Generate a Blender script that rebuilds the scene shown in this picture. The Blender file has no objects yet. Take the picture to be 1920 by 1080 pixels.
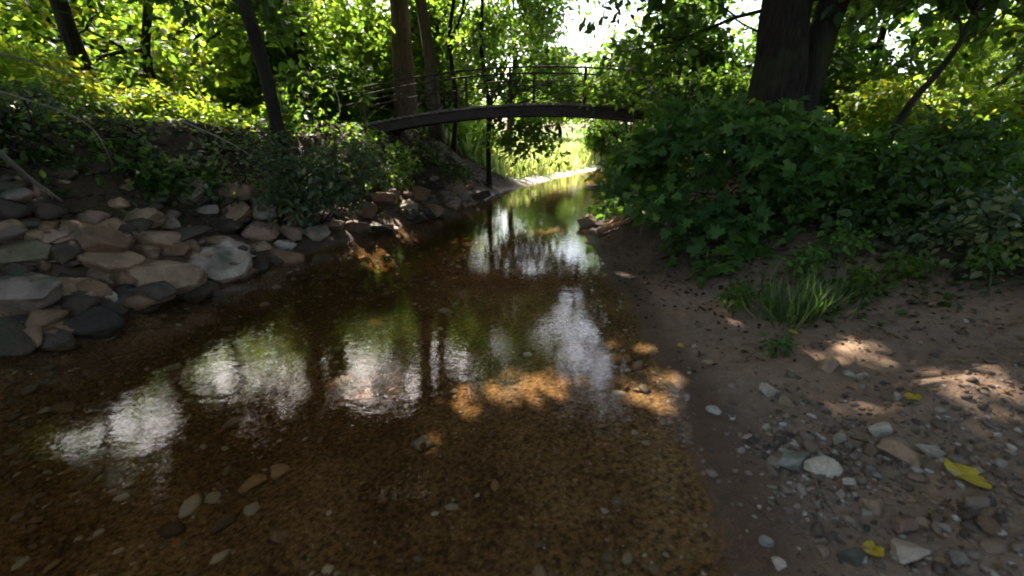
import bpy, math, numpy as np
from mathutils import Vector
S = bpy.context.scene
C = S.collection
R = math.radians

# ------------------------------------------------------------------ camera, sky, sun, exposure
CAM_H, PITCH, FPX = 1.6, R(20.0), 805.0          # eye height, downward pitch, focal length in photo pixels (1920 wide)
SUN_EL, SUN_AZ = R(47.0), R(-26.0)               # azimuth measured from +Y (view direction) towards +X
cd = bpy.data.cameras.new('camera'); cam = bpy.data.objects.new('camera', cd); C.objects.link(cam)
cam.location = (0, 0, CAM_H); cam.rotation_euler = (R(90) - PITCH, 0, 0)
cd.sensor_width = 36.0; cd.lens = 36.0 * FPX / 1920.0; cd.clip_start = 0.05; cd.clip_end = 1000
cd.dof.use_dof = True; cd.dof.focus_distance = 6.5; cd.dof.aperture_fstop = 1.4
S.camera = cam
w = bpy.data.worlds.new("World"); S.world = w; w.use_nodes = True
nt = w.node_tree; nt.nodes.clear()
sky = nt.nodes.new('ShaderNodeTexSky'); sky.sky_type = 'NISHITA'; sky.sun_disc = False
sky.sun_elevation = SUN_EL; sky.sun_rotation = SUN_AZ
sky.air_density = 1.0; sky.dust_density = 4.0; sky.ozone_density = 1.0
bg = nt.nodes.new('ShaderNodeBackground'); bg.inputs['Strength'].default_value = 0.15
wo = nt.nodes.new('ShaderNodeOutputWorld')
nt.links.new(sky.outputs[0], bg.inputs[0]); nt.links.new(bg.outputs[0], wo.inputs[0])
SUN = np.array([math.sin(SUN_AZ) * math.cos(SUN_EL), math.cos(SUN_AZ) * math.cos(SUN_EL), math.sin(SUN_EL)])
sl = bpy.data.lights.new('sun', 'SUN'); sl.energy = 4.6; sl.angle = R(0.5); sl.color = (1.0, 0.93, 0.80)
so = bpy.data.objects.new('sun', sl); C.objects.link(so)
so.rotation_euler = Vector(SUN).to_track_quat('Z', 'Y').to_euler(); so.location = (0, 0, 30)
S.view_settings.view_transform = 'Standard'; S.view_settings.look = 'None'
S.view_settings.exposure = 2.4; S.view_settings.gamma = 1.0; S.view_settings.use_curve_mapping = False
S.render.engine = 'CYCLES'
cy = S.cycles
cy.max_bounces = 7; cy.diffuse_bounces = 4; cy.glossy_bounces = 3; cy.transmission_bounces = 4
cy.transparent_max_bounces = 8; cy.caustics_reflective = False; cy.caustics_refractive = False
cy.sample_clamp_indirect = 4.0
cy.use_denoising = True
cy.pixel_filter_type = 'BLACKMAN_HARRIS'; cy.filter_width = 1.9

rng = np.random.default_rng(7)

# ------------------------------------------------------------------ photo geometry
FW = np.array([0, math.cos(PITCH), -math.sin(PITCH)]); UP = np.array([0, math.sin(PITCH), math.cos(PITCH)])
EYE = np.array([0, 0, CAM_H])
def ray(px, py):
    return FW + np.array([1.0, 0, 0]) * (px - 960) / FPX + UP * (540 - py) / FPX
def at(px, py, Y):
    d = ray(px, py); return EYE + d * (Y / d[1])
def wat(px, py):
    d = ray(px, py); p = EYE - d * (CAM_H / d[2]); return p[:2]
def pxsize(p):                                   # metres per photo pixel at point p
    return float(np.dot(np.asarray(p) - EYE, FW)) / FPX

# ------------------------------------------------------------------ noise
def _hash(i, j, k, seed):
    h = (i * 374761393 + j * 668265263 + k * 2147483647 + seed * 974711) & 0xFFFFFFFF
    h = ((h ^ (h >> 13)) * 1274126177) & 0xFFFFFFFF
    return ((h ^ (h >> 16)) & 0xFFFF) / 65535.0
def vnoise(p, scale=1.0, seed=0):
    p = np.asarray(p, float) * scale
    i = np.floor(p).astype(np.int64); f = p - i; f = f * f * (3 - 2 * f)
    r = 0
    for a in (0, 1):
        for b in (0, 1):
            for c in (0, 1):
                wgt = (f[..., 0] if a else 1 - f[..., 0]) * (f[..., 1] if b else 1 - f[..., 1]) * (f[..., 2] if c else 1 - f[..., 2])
                r = r + wgt * _hash(i[..., 0] + a, i[..., 1] + b, i[..., 2] + c, seed)
    return r * 2 - 1
def fbm(p, scale=1.0, octv=3, seed=0):
    r = 0; a = 1.0
    for o in range(octv):
        r = r + a * vnoise(p, scale * 2 ** o, seed + o * 17); a *= 0.5
    return r
def sstep(a, b, x):
    t = np.clip((x - a) / (b - a), 0, 1); return t * t * (3 - 2 * t)

# ------------------------------------------------------------------ mesh helpers
def mesh_np(name, V, faces, tone=None, smooth=False, attrs=None):
    """faces: list of int arrays (M,k)"""
    me = bpy.data.meshes.new(name)
    V = np.ascontiguousarray(V, np.float32)
    me.vertices.add(len(V)); me.vertices.foreach_set('co', V.ravel())
    loops = np.concatenate([np.asarray(f, np.int32).ravel() for f in faces])
    tot = np.concatenate([np.full(len(f), np.asarray(f).shape[1], np.int32) for f in faces])
    start = np.concatenate([[0], np.cumsum(tot)[:-1]]).astype(np.int32)
    me.loops.add(len(loops)); me.loops.foreach_set('vertex_index', loops)
    me.polygons.add(len(tot)); me.polygons.foreach_set('loop_start', start)
    me.polygons.foreach_set('use_smooth', np.full(len(tot), smooth, bool))
    if tone is not None:
        a = me.attributes.new('tone', 'FLOAT', 'POINT'); a.data.foreach_set('value', np.asarray(tone, np.float32))
    for k, v in (attrs or {}).items():
        a = me.attributes.new(k, 'FLOAT', 'POINT'); a.data.foreach_set('value', np.asarray(v, np.float32))
    me.update(calc_edges=True)
    return me
def link(name, me, mat, parent=None):
    o = bpy.data.objects.new(name, me); C.objects.link(o)
    if mat is not None: me.materials.append(mat)
    if parent is not None:
        o.parent = parent
    return o
def tag(o, label=None, cat=None, group=None, kind=None):
    if label: o['label'] = label
    if cat: o['category'] = cat
    if group: o['group'] = group
    if kind: o['kind'] = kind
    return o
def empty(name, loc):
    o = bpy.data.objects.new(name, None); C.objects.link(o); o.location = [float(v) for v in loc]; o.empty_display_size = 0.2
    return o
class MB:
    def __init__(s): s.V = []; s.F = {3: [], 4: []}; s.n = 0
    def add(s, V, faces):
        V = np.asarray(V, float)
        for f in faces:
            f = np.asarray(f)
            s.F[f.shape[1]].append(f + s.n)
        s.V.append(V); s.n += len(V)
    def tube(s, pts, rad, seg=8, cap=True, rough=0.0, seed=0):
        pts = np.asarray(pts, float); n = len(pts); rad = np.broadcast_to(np.asarray(rad, float), (n,))
        t = np.gradient(pts, axis=0); t /= np.linalg.norm(t, axis=1)[:, None] + 1e-9
        ref = np.array([1.0, 0, 0]) if abs(t[0][0]) < 0.8 else np.array([0, 1.0, 0])
        V = []
        for k in range(n):
            a = ref - t[k] * np.dot(ref, t[k]); a /= np.linalg.norm(a); b = np.cross(t[k], a); ref = a
            th = np.linspace(0, 2 * np.pi, seg, endpoint=False)
            V.append(pts[k] + rad[k] * (np.cos(th)[:, None] * a + np.sin(th)[:, None] * b))
        V = np.array(V).reshape(-1, 3)
        if rough:
            c = np.repeat(pts, seg, 0); d = V - c
            k = np.stack([V[:, 0] * 5, V[:, 1] * 5, V[:, 2] * 1.2], 1)
            V = c + d * (1 + rough * fbm(k, 1.0, 3, seed))[:, None]
        i = np.arange(n - 1)[:, None] * seg; j = np.arange(seg)[None, :]; jn = (j + 1) % seg
        F = np.stack([i + j, i + jn, i + seg + jn, i + seg + j], -1).reshape(-1, 4)
        fs = [F]
        if cap:
            V = np.vstack([V, pts[0], pts[-1]]); jj = np.arange(seg)
            fs.append(np.stack([(jj + 1) % seg, jj, np.full(seg, n * seg)], 1))
            b = (n - 1) * seg
            fs.append(np.stack([b + jj, b + (jj + 1) % seg, np.full(seg, n * seg + 1)], 1))
        s.add(V, fs)
    def build(s, name, mat, parent=None, origin=None, smooth=True):
        V = np.vstack(s.V)
        if origin is not None: V = V - np.asarray(origin)
        me = mesh_np(name, V, [np.vstack(f) for f in s.F.values() if f], smooth=smooth)
        return link(name, me, mat, parent)
def bez(pts, n):
    """smooth polyline through pts (Catmull-Rom)"""
    P = np.asarray(pts, float); P = np.vstack([2 * P[0] - P[1], P, 2 * P[-1] - P[-2]])
    out = []; m = len(P) - 3
    for q in np.linspace(0, m - 1e-6, n):
        k = int(q); t = q - k; a, b, c, d = P[k:k + 4]
        out.append(0.5 * (2 * b + (c - a) * t + (2 * a - 5 * b + 4 * c - d) * t * t + (3 * b - a - 3 * c + d) * t ** 3))
    return np.array(out)

# ------------------------------------------------------------------ materials
def mat(name):
    m = bpy.data.materials.new(name); m.use_nodes = True
    n = m.node_tree.nodes; n.clear()
    return m, m.node_tree, n.new('ShaderNodeOutputMaterial')
def N(t, typ, **kw):
    nd = t.nodes.new(typ)
    for k, v in kw.items():
        if k.startswith('i_'):
            nd.inputs[int(k[2:]) if k[2:].isdigit() else k[2:].replace('_', ' ')].default_value = v
        else: setattr(nd, k, v)
    return nd
def noise(t, scale, detail=4, rough=0.6, vec=None):
    nd = N(t, 'ShaderNodeTexNoise'); nd.inputs['Scale'].default_value = scale; nd.inputs['Detail'].default_value = detail
    nd.inputs['Roughness'].default_value = rough
    if vec is not None: t.links.new(vec, nd.inputs['Vector'])
    return nd.outputs['Fac']
def ramp(t, fac, stops):
    nd = N(t, 'ShaderNodeValToRGB'); cr = nd.color_ramp
    while len(cr.elements) > 1: cr.elements.remove(cr.elements[-1])
    cr.elements[0].position = stops[0][0]; cr.elements[0].color = (*stops[0][1], 1)
    for p, c in stops[1:]:
        e = cr.elements.new(p); e.color = (*c, 1)
    t.links.new(fac, nd.inputs[0]); return nd.outputs[0]
def mix(t, fac, a, b, blend='MIX'):
    nd = N(t, 'ShaderNodeMix', data_type='RGBA', blend_type=blend)
    for s, v in ((nd.inputs[0], fac), (nd.inputs[6], a), (nd.inputs[7], b)):
        if hasattr(v, 'links'): t.links.new(v, s)
        elif isinstance(v, (int, float)): s.default_value = v
        else: s.default_value = (*v, 1)
    return nd.outputs[2]
def math_(t, op, a, b=0.0, clamp=False):
    nd = N(t, 'ShaderNodeMath', operation=op, use_clamp=clamp)
    for s, v in ((nd.inputs[0], a), (nd.inputs[1], b)):
        if hasattr(v, 'links'): t.links.new(v, s)
        else: s.default_value = v
    return nd.outputs[0]
def bump(t, h, strength, dist=0.02):
    nd = N(t, 'ShaderNodeBump'); nd.inputs['Strength'].default_value = strength; nd.inputs['Distance'].default_value = dist
    t.links.new(h, nd.inputs['Height']); return nd.outputs[0]
def attr(t, name):
    return N(t, 'ShaderNodeAttribute', attribute_name=name).outputs['Fac']

def leaf_mat(name, stops, trans, fac=0.5, rough=0.45, spec=0.35):
    """stops: leaf colour by the tone of each leaf; trans: factor colour of light passing through"""
    m, t, out = mat(name)
    tone = attr(t, 'tone')
    col = ramp(t, tone, stops)
    p = N(t, 'ShaderNodeBsdfPrincipled'); t.links.new(col, p.inputs['Base Color'])
    p.inputs['Roughness'].default_value = rough; p.inputs['Specular IOR Level'].default_value = spec
    tl = N(t, 'ShaderNodeBsdfTranslucent'); t.links.new(mix(t, 1.0, col, trans, 'MULTIPLY'), tl.inputs[0])
    ms = N(t, 'ShaderNodeMixShader'); ms.inputs[0].default_value = fac
    t.links.new(p.outputs[0], ms.inputs[1]); t.links.new(tl.outputs[0], ms.inputs[2]); t.links.new(ms.outputs[0], out.inputs[0])
    return m
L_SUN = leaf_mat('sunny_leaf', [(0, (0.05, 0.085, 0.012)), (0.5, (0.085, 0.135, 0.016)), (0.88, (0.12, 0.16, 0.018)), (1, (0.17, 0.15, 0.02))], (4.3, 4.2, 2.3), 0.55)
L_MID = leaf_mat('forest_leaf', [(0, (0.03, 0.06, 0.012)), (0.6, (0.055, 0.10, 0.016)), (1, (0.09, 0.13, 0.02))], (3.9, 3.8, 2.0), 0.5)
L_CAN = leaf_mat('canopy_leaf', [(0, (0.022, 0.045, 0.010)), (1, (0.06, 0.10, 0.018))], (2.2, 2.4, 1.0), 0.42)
L_BUSH = leaf_mat('broad_leaf', [(0, (0.035, 0.075, 0.018)), (0.6, (0.065, 0.125, 0.026)), (1, (0.12, 0.19, 0.035))], (2.4, 2.6, 1.0), 0.38, .55, .2)
L_GREY = leaf_mat('dusty_leaf', [(0, (0.04, 0.065, 0.03)), (0.8, (0.085, 0.115, 0.05)), (1, (0.15, 0.15, 0.06))], (2.2, 2.2, 1.0), 0.35)
L_DRY = leaf_mat('dry_leaf', [(0, (0.09, 0.045, 0.02)), (0.6, (0.20, 0.11, 0.05)), (1, (0.33, 0.22, 0.11))], (1, .9, .6), 0.15, 0.7, 0.2)
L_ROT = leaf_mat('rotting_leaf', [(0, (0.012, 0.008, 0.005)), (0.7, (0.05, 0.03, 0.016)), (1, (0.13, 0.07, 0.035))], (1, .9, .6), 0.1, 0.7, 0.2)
L_GRASS = leaf_mat('grass_blade', [(0, (0.12, 0.17, 0.05)), (0.6, (0.20, 0.25, 0.08)), (1, (0.38, 0.36, 0.18))], (2.6, 2.5, 1.8), 0.5)
L_WEED = leaf_mat('weed_blade', [(0, (0.04, 0.075, 0.02)), (0.7, (0.08, 0.14, 0.035)), (1, (0.20, 0.21, 0.08))], (2.0, 2.2, 1.0), 0.4)
L_YEL = leaf_mat('yellow_leaf', [(0, (0.22, 0.12, 0.02)), (0.35, (0.40, 0.27, 0.02)), (1, (0.50, 0.38, 0.03))], (1, 1, .6), 0.2)
L_RED = leaf_mat('reddish_root', [(0, (0.13, 0.05, 0.025)), (1, (0.26, 0.12, 0.06))], (1, .8, .5), 0.1, 0.7, 0.2)

def bark_mat(name, c0, c1, sc=1.0, bs=0.8):
    m, t, out = mat(name)
    tc = N(t, 'ShaderNodeTexCoord'); mp = N(t, 'ShaderNodeMapping'); mp.inputs['Scale'].default_value = (9 * sc, 9 * sc, 1.6 * sc)
    t.links.new(tc.outputs['Object'], mp.inputs[0])
    n1 = noise(t, 2.0, 6, 0.7, mp.outputs[0]); n2 = noise(t, 1.4, 3, 0.5, tc.outputs['Object'])
    p = N(t, 'ShaderNodeBsdfPrincipled'); col = ramp(t, n1, [(0.3, c0), (0.7, c1)])
    col = mix(t, math_(t, 'MULTIPLY', math_(t, 'SUBTRACT', n2, 0.52, True), 4.0, True), col, (0.05, 0.06, 0.02))
    t.links.new(col, p.inputs['Base Color']); p.inputs['Roughness'].default_value = 0.9; p.inputs['Specular IOR Level'].default_value = 0.15
    t.links.new(bump(t, n1, bs, 0.05), p.inputs['Normal']); t.links.new(p.outputs[0], out.inputs[0])
    return m
BARK = bark_mat('dark_bark', (0.008, 0.005, 0.004), (0.048, 0.034, 0.025), 1.0, 1.0)
BARK2 = bark_mat('pale_bark', (0.05, 0.035, 0.022), (0.17, 0.12, 0.085), 1.3, 0.5)
TWIG = bark_mat('grey_deadwood', (0.13, 0.108, 0.085), (0.32, 0.275, 0.22), 3.0, 0.3)
DRIFT = bark_mat('reddish_driftwood', (0.19, 0.08, 0.04), (0.46, 0.24, 0.14), 2.0, 0.5)
STEM = bark_mat('green_stem', (0.04, 0.05, 0.018), (0.09, 0.09, 0.035), 4.0, 0.2)

def stone_mat():
    m, t, out = mat('weathered_stone')
    oi = N(t, 'ShaderNodeObjectInfo'); tc = N(t, 'ShaderNodeTexCoord')
    vec = N(t, 'ShaderNodeVectorMath', operation='ADD'); t.links.new(tc.outputs['Object'], vec.inputs[0]); t.links.new(oi.outputs['Location'], vec.inputs[1])
    v = vec.outputs[0]
    n1 = noise(t, 5.0, 6, 0.65, v); n2 = noise(t, 38.0, 4, 0.7, v); n3 = noise(t, 2.2, 3, 0.5, v)
    col = mix(t, ramp(t, n1, [(0.35, (0, 0, 0)), (0.65, (1, 1, 1))]), mix(t, 1.0, oi.outputs['Color'], (0.55, 0.52, 0.50), 'MULTIPLY'), oi.outputs['Color'])
    col = mix(t, ramp(t, n2, [(0.45, (0, 0, 0)), (0.75, (0.5, 0.5, 0.5))]), col, mix(t, 1.0, col, (1.7, 1.65, 1.6), 'MULTIPLY'))
    col = mix(t, ramp(t, n3, [(0.56, (0, 0, 0)), (0.68, (0.75, 0.75, 0.75))]), col, (0.06, 0.058, 0.03))
    p = N(t, 'ShaderNodeBsdfPrincipled'); t.links.new(col, p.inputs['Base Color']); p.inputs['Roughness'].default_value = 0.75
    p.inputs['Specular IOR Level'].default_value = 0.3
    h = math_(t, 'ADD', math_(t, 'MULTIPLY', n1, 0.7), math_(t, 'MULTIPLY', n2, 0.35))
    t.links.new(bump(t, h, 0.9, 0.05), p.inputs['Normal']); t.links.new(p.outputs[0], out.inputs[0])
    return m
STONE = stone_mat()
def pebble_mat():
    m, t, out = mat('river_gravel')
    col = ramp(t, attr(t, 'tone'), [(0, (0.055, 0.040, 0.028)), (0.25, (0.125, 0.083, 0.054)), (0.5, (0.185, 0.142, 0.105)), (0.72, (0.22, 0.135, 0.085)), (0.88, (0.29, 0.245, 0.195)), (1, (0.46, 0.40, 0.33))])
    tc = N(t, 'ShaderNodeTexCoord'); n = noise(t, 60, 4, 0.6, tc.outputs['Object'])
    col = mix(t, math_(t, 'MULTIPLY', n, 0.8), col, mix(t, 1.0, col, (0.5, 0.48, 0.45), 'MULTIPLY'))
    p = N(t, 'ShaderNodeBsdfPrincipled'); t.links.new(col, p.inputs['Base Color']); p.inputs['Roughness'].default_value = 0.65
    p.inputs['Specular IOR Level'].default_value = 0.3
    t.links.new(p.outputs[0], out.inputs[0]); return m
PEBBLE = pebble_mat()
def rust_mat(name, c0, c1, rough=0.75):
    m, t, out = mat(name); tc = N(t, 'ShaderNodeTexCoord'); n = noise(t, 7, 6, 0.7, tc.outputs['Object'])
    p = N(t, 'ShaderNodeBsdfPrincipled'); t.links.new(ramp(t, n, [(0.35, c0), (0.68, c1)]), p.inputs['Base Color'])
    p.inputs['Roughness'].default_value = rough; t.links.new(bump(t, n, 0.3, 0.01), p.inputs['Normal']); t.links.new(p.outputs[0], out.inputs[0])
    return m
STEEL = rust_mat('rusted_steel', (0.016, 0.010, 0.007), (0.06, 0.034, 0.021))
RAILM = rust_mat('weathered_railing', (0.022, 0.014, 0.010), (0.055, 0.034, 0.023), 0.95)
PLANK = rust_mat('weathered_plank', (0.10, 0.08, 0.06), (0.24, 0.20, 0.16), 0.9)

# ------------------------------------------------------------------ the creek's banks
LEFT_PX = [(0, 668), (140, 622), (260, 585), (370, 540), (470, 505), (560, 482), (650, 452), (750, 424), (850, 396), (915, 374), (945, 358), (1010, 344), (1085, 326), (1145, 314)]
RIGHT_PX = [(1345, 1080), (1310, 900), (1285, 770), (1262, 700), (1225, 645), (1190, 590), (1152, 545), (1128, 512), (1108, 465), (1095, 435), (1128, 395), (1138, 362), (1150, 335)]
LW = [tuple(wat(*p)) for p in LEFT_PX]; RW = [tuple(wat(*p)) for p in RIGHT_PX]
LEFT = [(-4.6, -60), (-4.9, -4), (-4.8, 0.6)] + LW + [(9.0, 21.8), (20, 23), (90, 30)]
RIGHT = [(0.6, -60), (0.55, -4), (0.7, 0.2)] + RW + [(5.2, 17.2), (9, 18.2), (20, 19.5), (90, 25)]
def _segd(P, poly):
    A = np.array(poly[:-1]); B = np.array(poly[1:]); d2 = np.full(len(P), 1e18)
    for a, b in zip(A, B):
        ab = b - a; t = np.clip(((P - a) @ ab) / (ab @ ab), 0, 1)
        q = P - (a + t[:, None] * ab); d2 = np.minimum(d2, (q * q).sum(1))
    return np.sqrt(d2)
def _inside(P, poly):
    c = np.zeros(len(P), bool); x, y = P[:, 0], P[:, 1]
    for (x0, y0), (x1, y1) in zip(poly, poly[1:] + poly[:1]):
        m = ((y0 > y) != (y1 > y)); c ^= m & (x < (x1 - x0) * (y - y0) / (y1 - y0 + 1e-12) + x0)
    return c
def field(x, y):
    """distance to the left and right shores and whether the point is in the creek"""
    P = np.stack([np.ravel(x), np.ravel(y)], 1).astype(float)
    q3 = np.stack([P[:, 0], P[:, 1], P[:, 0] * 0], 1); W0 = P.copy()
    P = P + np.stack([.085 * vnoise(q3, 1.7, 61) + .035 * vnoise(q3, 5.5, 62) + .012 * vnoise(q3, 16, 64), .07 * vnoise(q3, 1.9, 63)], 1)
    wob = 0.10 * fbm(np.stack([P[:, 0], P[:, 1], P[:, 0] * 0], 1), 1.6, 3, 5)
    dl = _segd(P, LEFT); dr = _segd(P, RIGHT); ins = _inside(P, LEFT + RIGHT[::-1])
    return W0, dl, dr, ins, wob
def height(x, y):
    P, dl, dr, ins, wob = field(x, y); X, Y = P[:, 0], P[:, 1]
    isl = (~ins) & (dl <= dr)
    dlw = np.maximum(dl + wob * np.minimum(1, dl * 3), 0); drw = np.maximum(dr + wob * 0.6 * np.minimum(1, dr * 3), 0)
    p3 = np.stack([X, Y, X * 0], 1)
    # bed
    bed = -np.minimum(np.minimum(0.03 + 0.55 * dl, 0.015 + 0.13 * dr), 0.34 + 0.05 * fbm(p3, 0.8, 2, 9))
    # left bank: steep riprap, then a level top; beyond 15 m it sinks to a low meadow
    T = 1.72 - 1.45 * sstep(11.6, 16.0, Y); W = 2.15 + 1.6 * sstep(14, 20, Y)
    lz = T * (0.55 * np.clip(dlw / W, 0, 1) + 0.45 * sstep(0, 1, dlw / W)) + 0.025 * np.clip(dlw - W, 0, 25)
    lz = lz + 0.012 * np.clip(dlw - 6, 0, 60) * sstep(14, 22, Y)
    # right bank: gentle beach near the camera, steeper further up
    near = 0.09 * np.minimum(drw, 1.0) + 0.25 * np.clip(drw - 1.0, 0, 3.0)
    far = 0.12 * np.minimum(drw, 0.35) + 0.52 * np.clip(drw - 0.35, 0, 1.7)
    k = sstep(3.2, 6.2, Y); rz = near * (1 - k) + far * k + 0.012 * np.clip(drw - 4, 0, 60)
    rz = rz + 0.10 * np.exp(-((X - 2.55) / 0.55) ** 2 - ((Y - 2.05 - 0.25 * (X - 2.5)) / 0.16) ** 2)      # root-held hump
    rz = rz + 0.05 * np.exp(-((X - 1.75) / 0.3) ** 2 - ((Y - 2.55) / 0.14) ** 2)
    z = np.where(ins, bed, np.where(isl, lz, rz))
    rough = 0.05 * fbm(p3, 1.3, 3, 21) + 0.018 * fbm(p3, 6.0, 3, 33)
    amp = np.where(ins, 0.25, np.where(isl, 1.0, 0.55)) * np.clip(np.minimum(dl, dr) * 2.0, 0.05, 1)
    z = z + rough * amp + 0.5 * fbm(p3, 0.06, 2, 41) * np.clip((np.minimum(dl, dr) - 8) / 20, 0, 1)
    return z.reshape(np.shape(x))
def H(x, y): return float(height(np.array([x]), np.array([y]))[0])
def ground_at(px, py, tmin=0.8, tmax=60):
    d = ray(px, py); t = np.concatenate([np.arange(tmin, 14, 0.03), np.arange(14, tmax, 0.15)])
    P = EYE + t[:, None] * d; g = height(P[:, 0], P[:, 1]) - P[:, 2]
    k = np.argmax(g > 0)
    if g[k] <= 0: k = len(t) - 1
    return np.array([P[k, 0], P[k, 1], P[k, 2] + g[k]])

def axis(lo, a, b, hi, step, grow=1.09):
    mid = np.arange(a, b, step); r = []; s = step; v = b
    while v < hi: r.append(v); s *= grow; v += s
    l = []; s = step; v = a - step
    while v > lo: l.append(v); s *= grow; v -= s
    return np.array(l[::-1] + list(mid) + r)
gx = axis(-160, -6.5, 5.5, 160, 0.05); gy = axis(-60, 0.7, 12.5, 220, 0.05, 1.06)
XX, YY = np.meshgrid(gx, gy)
ZZ = height(XX, YY)
_, DL, DR, INS, _ = field(XX, YY)
nx, ny = len(gx), len(gy)
idx = np.arange(nx * ny).reshape(ny, nx)
GF = np.stack([idx[:-1, :-1], idx[:-1, 1:], idx[1:, 1:], idx[1:, :-1]], -1).reshape(-1, 4)
GV = np.stack([XX.ravel(), YY.ravel(), ZZ.ravel()], 1)
X, Y = GV[:, 0], GV[:, 1]; isl = (~INS) & (DL <= DR)
nz = fbm(np.stack([X, Y, X * 0], 1), 0.7, 3, 77)
grass = np.where(isl, sstep(18, 22, Y + nz) * sstep(0.9, 2.0, DL + nz * 0.3), sstep(9, 12, DR + nz)) * (~INS)
grass = np.maximum(grass, np.where(isl & (Y < 20), sstep(2.6, 3.6, DL + nz), 0))
sand = np.where(isl, sstep(13.4, 14.8, Y) * (1 - sstep(1.0, 2.2, DL)), 0) * (~INS)
litter = np.where(isl, sstep(0.15, 0.7, DL + nz * 0.3) * (1 - sstep(13.4, 14.8, Y)), sstep(2.0, 3.0, DR + nz * 0.3)) * (~INS)
litter = np.maximum(litter, (~INS) * (~isl) * sstep(3.8, 4.8, Y))
wet = (1 - sstep(0.05, 0.42, np.minimum(DL, DR) + 0.1 * nz)) * (~INS) * (1 - sstep(13, 16, Y))
bedm = INS.astype(float)
def ground_mat():
    m, t, out = mat('creek_soil')
    geo = N(t, 'ShaderNodeNewGeometry'); v = geo.outputs['Position']
    n1 = noise(t, 1.7, 6, 0.65, v); n2 = noise(t, 14, 5, 0.7, v); n3 = noise(t, 70, 3, 0.6, v); n4 = noise(t, 0.35, 4, 0.6, v)
    mud = mix(t, n2, (0.075, 0.051, 0.036), (0.275, 0.188, 0.130)); mud = mix(t, ramp(t, n1, [(0.35, (0, 0, 0)), (0.7, (1, 1, 1))]), mud, mix(t, 1.0, mud, (1.35, 1.2, 1.05), 'MULTIPLY'))
    nb_ = noise(t, 34, 5, 0.75, v); bedc = mix(t, ramp(t, nb_, [(0.38, (0, 0, 0)), (0.68, (1, 1, 1))]), (0.056, 0.034, 0.016), (0.38, 0.235, 0.105))
    vo = N(t, 'ShaderNodeTexVoronoi'); vo.inputs['Scale'].default_value = 26; t.links.new(v, vo.inputs['Vector'])
    spk = ramp(t, vo.outputs['Distance'], [(0.0, (1, 1, 1)), (0.22, (1, 1, 1)), (0.34, (0, 0, 0))])
    pick = N(t, 'ShaderNodeSeparateColor'); t.links.new(vo.outputs['Color'], pick.inputs[0])
    peb = math_(t, 'MULTIPLY', spk, math_(t, 'GREATER_THAN', pick.outputs[0], 0.6))
    pcol = mix(t, pick.outputs[1], (0.12, 0.08, 0.045), (0.42, 0.34, 0.24))
    bedc = mix(t, math_(t, 'MULTIPLY', peb, 0.75), bedc, pcol)
    bedc = mix(t, ramp(t, math_(t, 'ADD', math_(t, 'MULTIPLY', n4, 0.5), math_(t, 'MULTIPLY', n1, 0.5)), [(0.40, (0, 0, 0)), (0.60, (1, 1, 1))]), mix(t, 1.0, bedc, (0.40, 0.36, 0.33), 'MULTIPLY'), bedc)
    lit = mix(t, n2, (0.020, 0.014, 0.009), (0.085, 0.055, 0.034)); lit = mix(t, ramp(t, n3, [(0.5, (0, 0, 0)), (0.7, (1, 1, 1))]), lit, (0.13, 0.085, 0.05))
    gr = mix(t, n2, (0.035, 0.055, 0.014), (0.11, 0.15, 0.03))
    sn = mix(t, n2, (0.42, 0.36, 0.27), (0.66, 0.59, 0.48))
    col = mix(t, attr(t, 'litter'), mud, lit); col = mix(t, attr(t, 'grass'), col, gr); col = mix(t, attr(t, 'sand'), col, sn)
    col = mix(t, attr(t, 'wet'), col, mix(t, 1.0, col, (0.45, 0.41, 0.38), 'MULTIPLY'))
    col = mix(t, attr(t, 'bed'), col, bedc)
    p = N(t, 'ShaderNodeBsdfPrincipled'); t.links.new(col, p.inputs['Base Color'])
    t.links.new(ramp(t, attr(t, 'wet'), [(0, (0.9, 0.9, 0.9)), (1, (0.6, 0.6, 0.6))]), p.inputs['Roughness']); p.inputs['Specular IOR Level'].default_value = 0.16
    h = math_(t, 'ADD', math_(t, 'MULTIPLY', n2, 0.6), math_(t, 'ADD', math_(t, 'MULTIPLY', n3, 0.35), math_(t, 'MULTIPLY', peb, 0.4)))
    t.links.new(bump(t, h, 0.7, 0.03), p.inputs['Normal']); t.links.new(p.outputs[0], out.inputs[0])
    return m
gm = mesh_np('ground', GV, [GF], smooth=True, attrs=dict(grass=grass, sand=sand, litter=litter, wet=wet, bed=bedm))
tag(link('ground', gm, ground_mat()), 'brown muddy creek bed and banks rising to leaf litter and meadow', kind='structure')

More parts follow.
